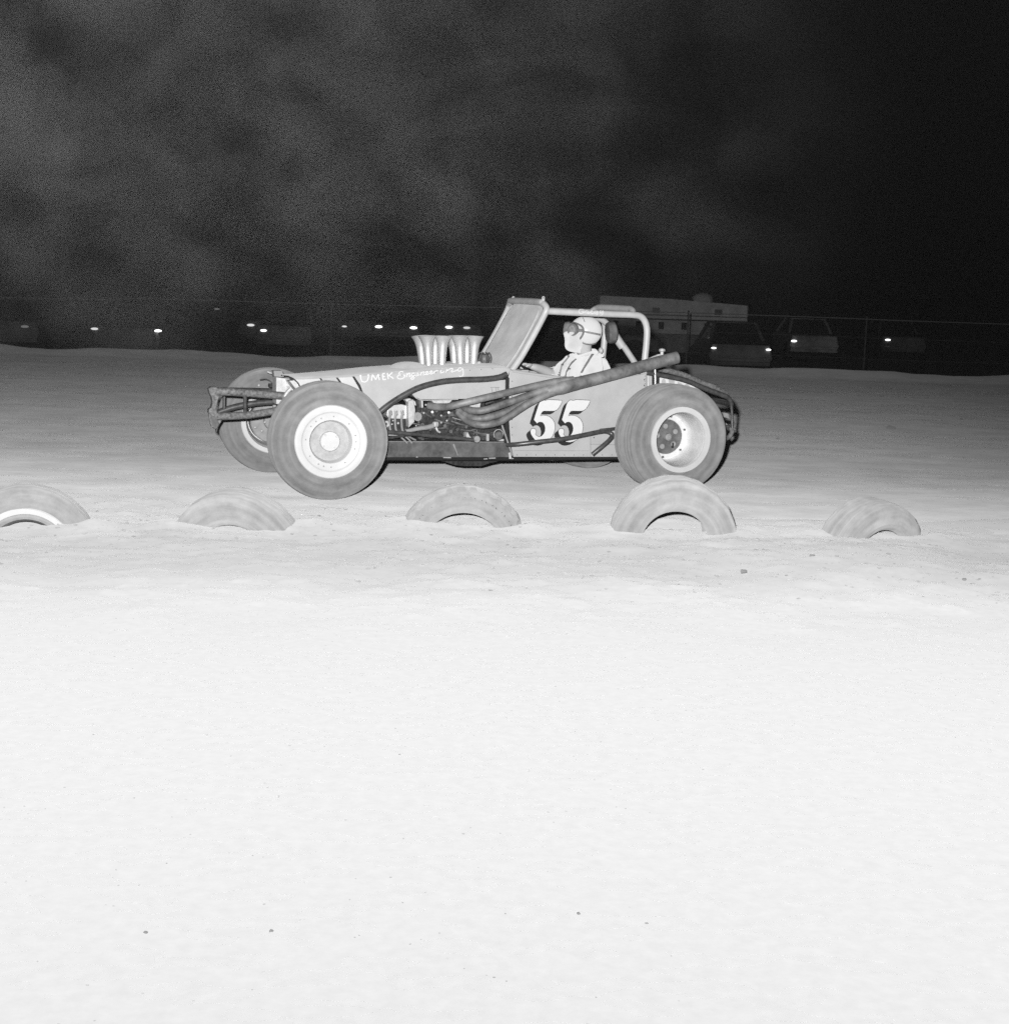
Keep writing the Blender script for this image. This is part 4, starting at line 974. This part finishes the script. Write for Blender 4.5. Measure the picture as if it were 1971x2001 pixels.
cl = fbm(xs_, ys_, .9, 3, 123); kp = (cl > -.12) & (ys_ > 2.2) & (ys_ < 8.9); xs_, ys_ = xs_[kp], ys_[kp]
rs_ = .0018 + .0080 * rng.rand(len(xs_)) ** 5 * np.where(ys_ < 6.2, .12, 1.0); zs_ = infield_z(xs_, ys_)
VV = []; FF = []
for i in range(len(xs_)):
    q_ = iv * (1 + .9 * (rng.rand(len(iv), 1) - .5)) * np.array([1 + .5 * rng.rand(), 1, .8]) * rs_[i] * np.array([1, 1, .7]); VV.append(q_ + np.array([xs_[i], ys_[i], zs_[i] + rs_[i] * .2])); FF += [tuple(a + i * len(iv) for a in f) for f in ifc]
me = bpy.data.meshes.new('gravel'); me.from_pydata(np.concatenate(VV).tolist(), [], FF); me.materials.append(mat('dust_gravel', .5, .95, noise=(14, .22, .5), diff=1.0))
o = bpy.data.objects.new('gravel', me); COL.objects.link(o); tag(o, 'fine gravel and crumbs of earth scattered on the dust', kind='stuff')

# ------------------------------------------------------------------ beyond the track: wire fence, parked vehicles
def gz(x, y): return float(outer_z2(np.array([float(x)]), np.array([float(y)]))[0])
fen = empty('fence', (0, 29.5, gz(0, 29.5))); tag(fen, 'low wire fence with thin posts beyond the far edge of the track', 'fence')
wire_m = mat('fence_wire', 0.17, 0.6, 0.3); post_m = mat('fence_post', 0.05, 0.8, noise=(8, .03, .08))
fo = Vector((0, 29.5, gz(0, 29.5)))
top = [AT(x_, y_, 29.5 + .0 * x_) - fo for x_, y_ in ((-40, 580), (300, 584), (641, 594), (973, 601), (1300, 610), (1600, 620), (2010, 635))]
MB().tube([Vector((-26, 0, top[0].z + .02))] + top + [Vector((26, 0, top[-1].z))], .009, 6).build('top_wire', wire_m, fen)
for dz in (.35, .75, 1.1):
    MB().tube([Vector((-26, 0, top[0].z + .02 - dz))] + [p - Vector((0, 0, dz)) for p in top] + [Vector((26, 0, top[-1].z - dz))], .0018, 5).build('wire', wire_m, fen)
for k in range(-7, 8):
    x_ = -3.42 + 3.4 * k; zt = np.interp(x_, [p.x for p in top], [p.z for p in top]) + .05
    MB().tube([(x_, .03, zt), (x_, .03, gz(x_, 29.5) - fo.z - .1)], .015, 8, smooth_path=False).build('post', post_m, fen)

reflector_m = {}
def reflector_mat(s):  # emission stands in for the flash thrown back by a reflector
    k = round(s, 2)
    if k in reflector_m: return reflector_m[k]
    mt = bpy.data.materials.new('glowing_tail_reflector'); mt.use_nodes = True; b_ = mt.node_tree.nodes['Principled BSDF']
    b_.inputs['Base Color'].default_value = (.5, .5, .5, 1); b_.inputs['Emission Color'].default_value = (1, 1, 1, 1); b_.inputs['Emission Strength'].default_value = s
    reflector_m[k] = mt; return mt
carpaint = {c: mat('parked_paint_%d' % i, c, .4, 0, .4, noise=(1.5, c * .85, c * 1.1)) for i, c in enumerate((.03, .06, .16, .5))}
carpaint[.5] = mat('parked_paint_pale', .3, .5, 0, .4, noise=(2.5, .16, .5))
carpaint[.03] = mat('parked_paint_dark', .1, .5, 0, .4, noise=(1.6, .03, .20))
glass_m = mat('car_glass', .02, .1, 0, .5); chrome_m = mat('chrome', .6, .2, 1.0); blk_m = mat('parked_tyre', .02, .9)
def parked_car(x, y, yaw, paint, label, reflectors, lamp_r=.06, h=1.42, glint=0.0):
    """car seen from behind; local -Y is its tail. lamps = [(local x, local z, strength)]"""
    z0 = gz(x, y); root = empty('parked_car', (x, y, z0), yaw); tag(root, label, 'car', 'vehicles parked beyond the fence')
    W, L = 1.72, 4.5
    sec = [(-L / 2, .42, .62), (-L / 2 + .06, .30, .86), (-L / 2 + .9, .28, .95), (-L / 2 + 2.6, .28, .95), (L / 2 - .7, .28, .88), (L / 2 - .05, .30, .74), (L / 2, .42, .6)]
    V = []; F = []
    for yy, za, zb in sec:
        for xx, zz in ((-W / 2 + .05, za), (-W / 2, (za + zb) / 2), (-W / 2 + .08, zb), (W / 2 - .08, zb), (W / 2, (za + zb) / 2), (W / 2 - .05, za)): V.append((xx, yy, zz))
    for i in range(len(sec) - 1):
        for k in range(6): F.append((i * 6 + k, i * 6 + (k + 1) % 6, i * 6 + 6 + (k + 1) % 6, i * 6 + 6 + k))
    F += [tuple(range(6)), tuple(range((len(sec) - 1) * 6, len(sec) * 6))]
    MB().add(V, F, True).build('body', carpaint[paint], root)
    V = []; F = []; cs = [(-1.35, .93, .72), (-.85, h, .56), (.45, h, .56), (1.15, .93, .74)]
    for yy, zz, hw in cs: V += [(-hw, yy, zz), (hw, yy, zz)]
    for yy in (-1.35, 1.15): pass
    V += [(-.74, -1.35, .90), (.74, -1.35, .90), (-.74, 1.15, .90), (.74, 1.15, .90)]
    MB().add(V, [(0, 1, 3, 2), (4, 5, 7, 6), (0, 2, 4, 6), (1, 7, 5, 3)], False).build('window', glass_m, root)
    MB().box((0, -.2, h + .012), (1.16, 1.36, .03)).build('roof', carpaint[.5] if glint else carpaint[paint], root, bevel=.012)  # with glint, a pale roof colour stands in for chrome glints
    for sx in (-1, 1):
        MB().tube([(sx * .74, -1.36, .93), (sx * .58, -.86, h)], .05, 8, smooth_path=False).build('roof_pillar', carpaint[paint], root)
        MB().tube([(sx * .76, 1.16, .93), (sx * .58, .46, h)], .035, 8, smooth_path=False).build('roof_pillar', carpaint[paint], root)
        for sy in (-1.4, 1.35):
            w_ = MB().lathe([(-.09, .001), (-.09, .31), (.09, .31), (.09, .001)], n=20, axis='X').build('wheel', blk_m, root); w_.location = (sx * .76, sy, .31)
    MB().box((0, -L / 2 - .05, .45), (1.6, .08, .10)).build('bumper', carpaint[paint], root, bevel=.02)
    for lx, lz, st in reflectors:
        o_ = MB().lathe([(-.03, .001), (-.028, lamp_r * .7), (-.015, lamp_r), (.03, lamp_r), (.03, .001)], n=20).build('tail_reflector', reflector_mat(st), root); o_.location = (lx, -L / 2 + .0, lz); o_.scale = (1.45, 1, .5)
    return root
def car_for(pxs, py, y, paint, label, st, single=None, yaw=0.0, **k):
    """stand a car so that its tail lamps come where the photograph shows them"""
    cx_ = sum(pxs) / len(pxs); a = AT(cx_, py, y); sp = (AT(pxs[-1], py, y) - AT(pxs[0], py, y)).length / 2
    z0 = gz(a.x, y + 2.25); lz = a.z - z0
    if single is not None: reflectors = [(single, lz, st[0])]; off = -single
    else: reflectors = [(-sp, lz, st[0]), (sp, lz, st[1])]; off = 0
    return parked_car(a.x + off, y + 2.25, yaw, paint, label, reflectors, **k)
car_for([185, 309], 644.5, 40, .03, 'dark car with two large flash-lit tail lamps, leftmost pair beyond the fence', (.75, 3.0), lamp_r=.062)
car_for([490, 540], 636, 52, .03, 'far dark car with two dim flash-lit lamps flanking a brighter lamp above the front wheels', (.75, .35), lamp_r=.085)
car_for([515], 647, 46, .03, 'dark car with one very bright flash-lit tail reflector, between two smaller dim lamps', (3.0,), single=-.6, lamp_r=.062)
car_for([740, 808], 639.5, 54, .06, 'dark car with two even flash-lit lamps, just left of the injector stacks', (3.0, 3.0), lamp_r=.085, glint=1, h=1.25)
car_for([877, 912], 640, 55, .03, 'dark car with one bright and one faint flash-lit reflector directly above the injector stacks', (3.0, .6), lamp_r=.085)
car_for([673], 637.5, 55, .03, 'dark car with one thin flash-lit reflector above the lettered hood of the race car', (.8,), single=-.6, lamp_r=.06)
car_for([1394, 1501], 681.7, 42, .03, 'dark car with two small flash-lit lamps set low, right of the race car', (3.0, 3.0), lamp_r=.045)
car_for([1550.7], 665.5, 54, .5, 'pale roofed car with only its left reflector catching the flash, right of the pale trailer', (3.0,), single=-.72, lamp_r=.065)
car_for([1734], 663, 58, .03, 'dark car with one flash-lit tail reflector, farthest right beyond the fence', (3.0,), single=-.6, lamp_r=.065)
car_for([49], 639, 42, .03, 'dark car with one faint tail reflector near the left edge of the picture', (.10,), single=.5, lamp_r=.07)
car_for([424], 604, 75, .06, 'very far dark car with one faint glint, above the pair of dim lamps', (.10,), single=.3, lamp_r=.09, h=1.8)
car_for([9.5], 596, 70, .03, 'very far dark car with one faint reflector at the left picture edge', (.5,), single=.3, lamp_r=.07)
pale_m = mat('trailer_panel', .62, .6, noise=(3.5, .40, .72)); paledk = mat('trailer_lower', .34, .7, noise=(3, .30, .62))
TY = 46.0
a0, a1 = AT(1172, 580, TY), AT(1462, 592, TY)
zg = gz((a0.x + a1.x) / 2, TY); tr = empty('trailer', ((a0.x + a1.x) / 2, TY, zg)); tag(tr, 'long pale box trailer parked beyond the fence, behind the roll cage of the race car', 'trailer', 'vehicles parked beyond the fence')
L_ = a1.x - a0.x; zt = (a0.z + a1.z) / 2 - zg
zf = zt - (a0.z - AT(1172, 618, TY).z)
MB().slab([(-L_ / 2, zf), (L_ / 2, zf), (L_ / 2, zt - .10), (-L_ * .03, zt + .03), (-L_ / 2, zt + .06)], 0, 2.2).build('upper_panel', pale_m, tr, bevel=.03)
MB().slab([(-L_ / 2 + .1, zf - .44), (L_ / 2 - .4, zf - .44), (L_ / 2 - .1, zf - .03), (-L_ / 2 + .1, zf - .03)], .12, 2.1).build('lower_panel', paledk, tr, bevel=.02)
MB().slab([(-L_ / 2 + .1, .45), (L_ / 2 - .1, .45), (L_ / 2 - .1, zf - .45), (-L_ / 2 + .1, zf - .45)], .15, 2.1).build('skirt', carpaint[.03], tr)
for k in range(6): MB().box((-L_ / 2 + .5 + k * .68, .11, zf - .2), (.16, .02, .22)).build('window', glass_m, tr)
for x_ in (-.12 * L_, .30 * L_): MB().box((x_, -.01, zf + .25), (.22, .02, .16)).build('hatch', carpaint[.06], tr)
for x_ in (-L_ * .25, L_ * .2): w_ = MB().lathe([(-.1, .001), (-.1, .4), (.1, .4), (.1, .001)], n=20, axis='Y').build('wheel', blk_m, tr); w_.location = (x_, .2, .4)
g = AT(1379.5, 653.7, TY); o_ = MB().lathe([(-.03, .001), (-.028, .035), (-.015, .05), (.03, .05), (.03, .001)], n=18).build('marker_reflector', reflector_mat(.4), tr); o_.location = (g.x - tr.location.x, .11, g.z - zg); o_.scale = (1.5, 1, .8)  # reflector disc, its glow imitates the returned flash
g = AT(1378, 568, TY); MB().sphere((g.x - tr.location.x, .6, g.z - zg - .25), (.32, .3, .20), 14, 8).build('roof_vent', paledk, tr)

# ------------------------------------------------------------------ dust in the air
def volume_box(name, lo, hi): 
    b = MB(); c = [(lo[i] + hi[i]) / 2 for i in range(3)]; b.box(c, [hi[i] - lo[i] for i in range(3)]); return b
def vol_mat(name, dens, noise=False):
    mt = bpy.data.materials.new(name); mt.use_nodes = True; n, l = mt.node_tree.nodes, mt.node_tree.links
    n.remove(n['Principled BSDF']); pv = n.new('ShaderNodeVolumePrincipled'); pv.inputs['Color'].default_value = (.92, .92, .92, 1)
    pv.inputs['Density'].default_value = dens; l.new(pv.outputs[0], n['Material Output'].inputs['Volume']); return mt, pv
HAZE = 0.00011
mt, pv = vol_mat('thin_dusty_air', HAZE)
o = volume_box('haze', (-90, -6, -4), (90, 110, 9)).build('haze', mt); tag(o, 'thin dusty air over the whole speedway', kind='stuff')
mt, pv = vol_mat('raised_dust', 0.02)
n, l = mt.node_tree.nodes, mt.node_tree.links
tc = n.new('ShaderNodeTexCoord'); mp = n.new('ShaderNodeMapping'); mp.inputs['Scale'].default_value = (.75, .5, 1.0); l.new(tc.outputs['Object'], mp.inputs[0])
t = n.new('ShaderNodeTexNoise'); t.inputs['Scale'].default_value = 1.5; t.inputs['Detail'].default_value = 3; t.inputs['Roughness'].default_value = .6; t.inputs['Distortion'].default_value = .4
l.new(mp.outputs[0], t.inputs['Vector'])
mr = n.new('ShaderNodeMapRange'); l.new(t.outputs['Fac'], mr.inputs[0]); mr.inputs[1].default_value = .42; mr.inputs[2].default_value = .72; mr.inputs[3].default_value = .04; mr.inputs[4].default_value = .37
sp = n.new('ShaderNodeSeparateXYZ'); l.new(tc.outputs['Object'], sp.inputs[0])
# the cloud trails off towards the right and hangs above the ground
dv = n.new('ShaderNodeMath'); dv.operation = 'DIVIDE'; l.new(sp.outputs[0], dv.inputs[0]); l.new(sp.outputs[1], dv.inputs[1])
fx = n.new('ShaderNodeMapRange'); fx.interpolation_type = 'SMOOTHSTEP'; l.new(dv.outputs[0], fx.inputs[0]); fx.inputs[1].default_value = -.42; fx.inputs[2].default_value = .27; fx.inputs[3].default_value = 1.35; fx.inputs[4].default_value = 0.0
fz = n.new('ShaderNodeMapRange'); fz.interpolation_type = 'SMOOTHSTEP'; l.new(sp.outputs[2], fz.inputs[0]); fz.inputs[1].default_value = .3; fz.inputs[2].default_value = 2.2; fz.inputs[3].default_value = .10; fz.inputs[4].default_value = 1.0
m1 = n.new('ShaderNodeMath'); m1.operation = 'MULTIPLY'; l.new(mr.outputs[0], m1.inputs[0]); l.new(fx.outputs[0], m1.inputs[1])
m2 = n.new('ShaderNodeMath'); m2.operation = 'MULTIPLY'; l.new(m1.outputs[0], m2.inputs[0]); l.new(fz.outputs[0], m2.inputs[1]); l.new(m2.outputs[0], pv.inputs['Density'])
o = volume_box('dust_cloud', (-8, 12.0, -.05), (5.5, 14.2, 6.2)).build('dust_cloud', mt); tag(o, 'cloud of raised dust hanging behind the race car, thicker to the left', kind='stuff')
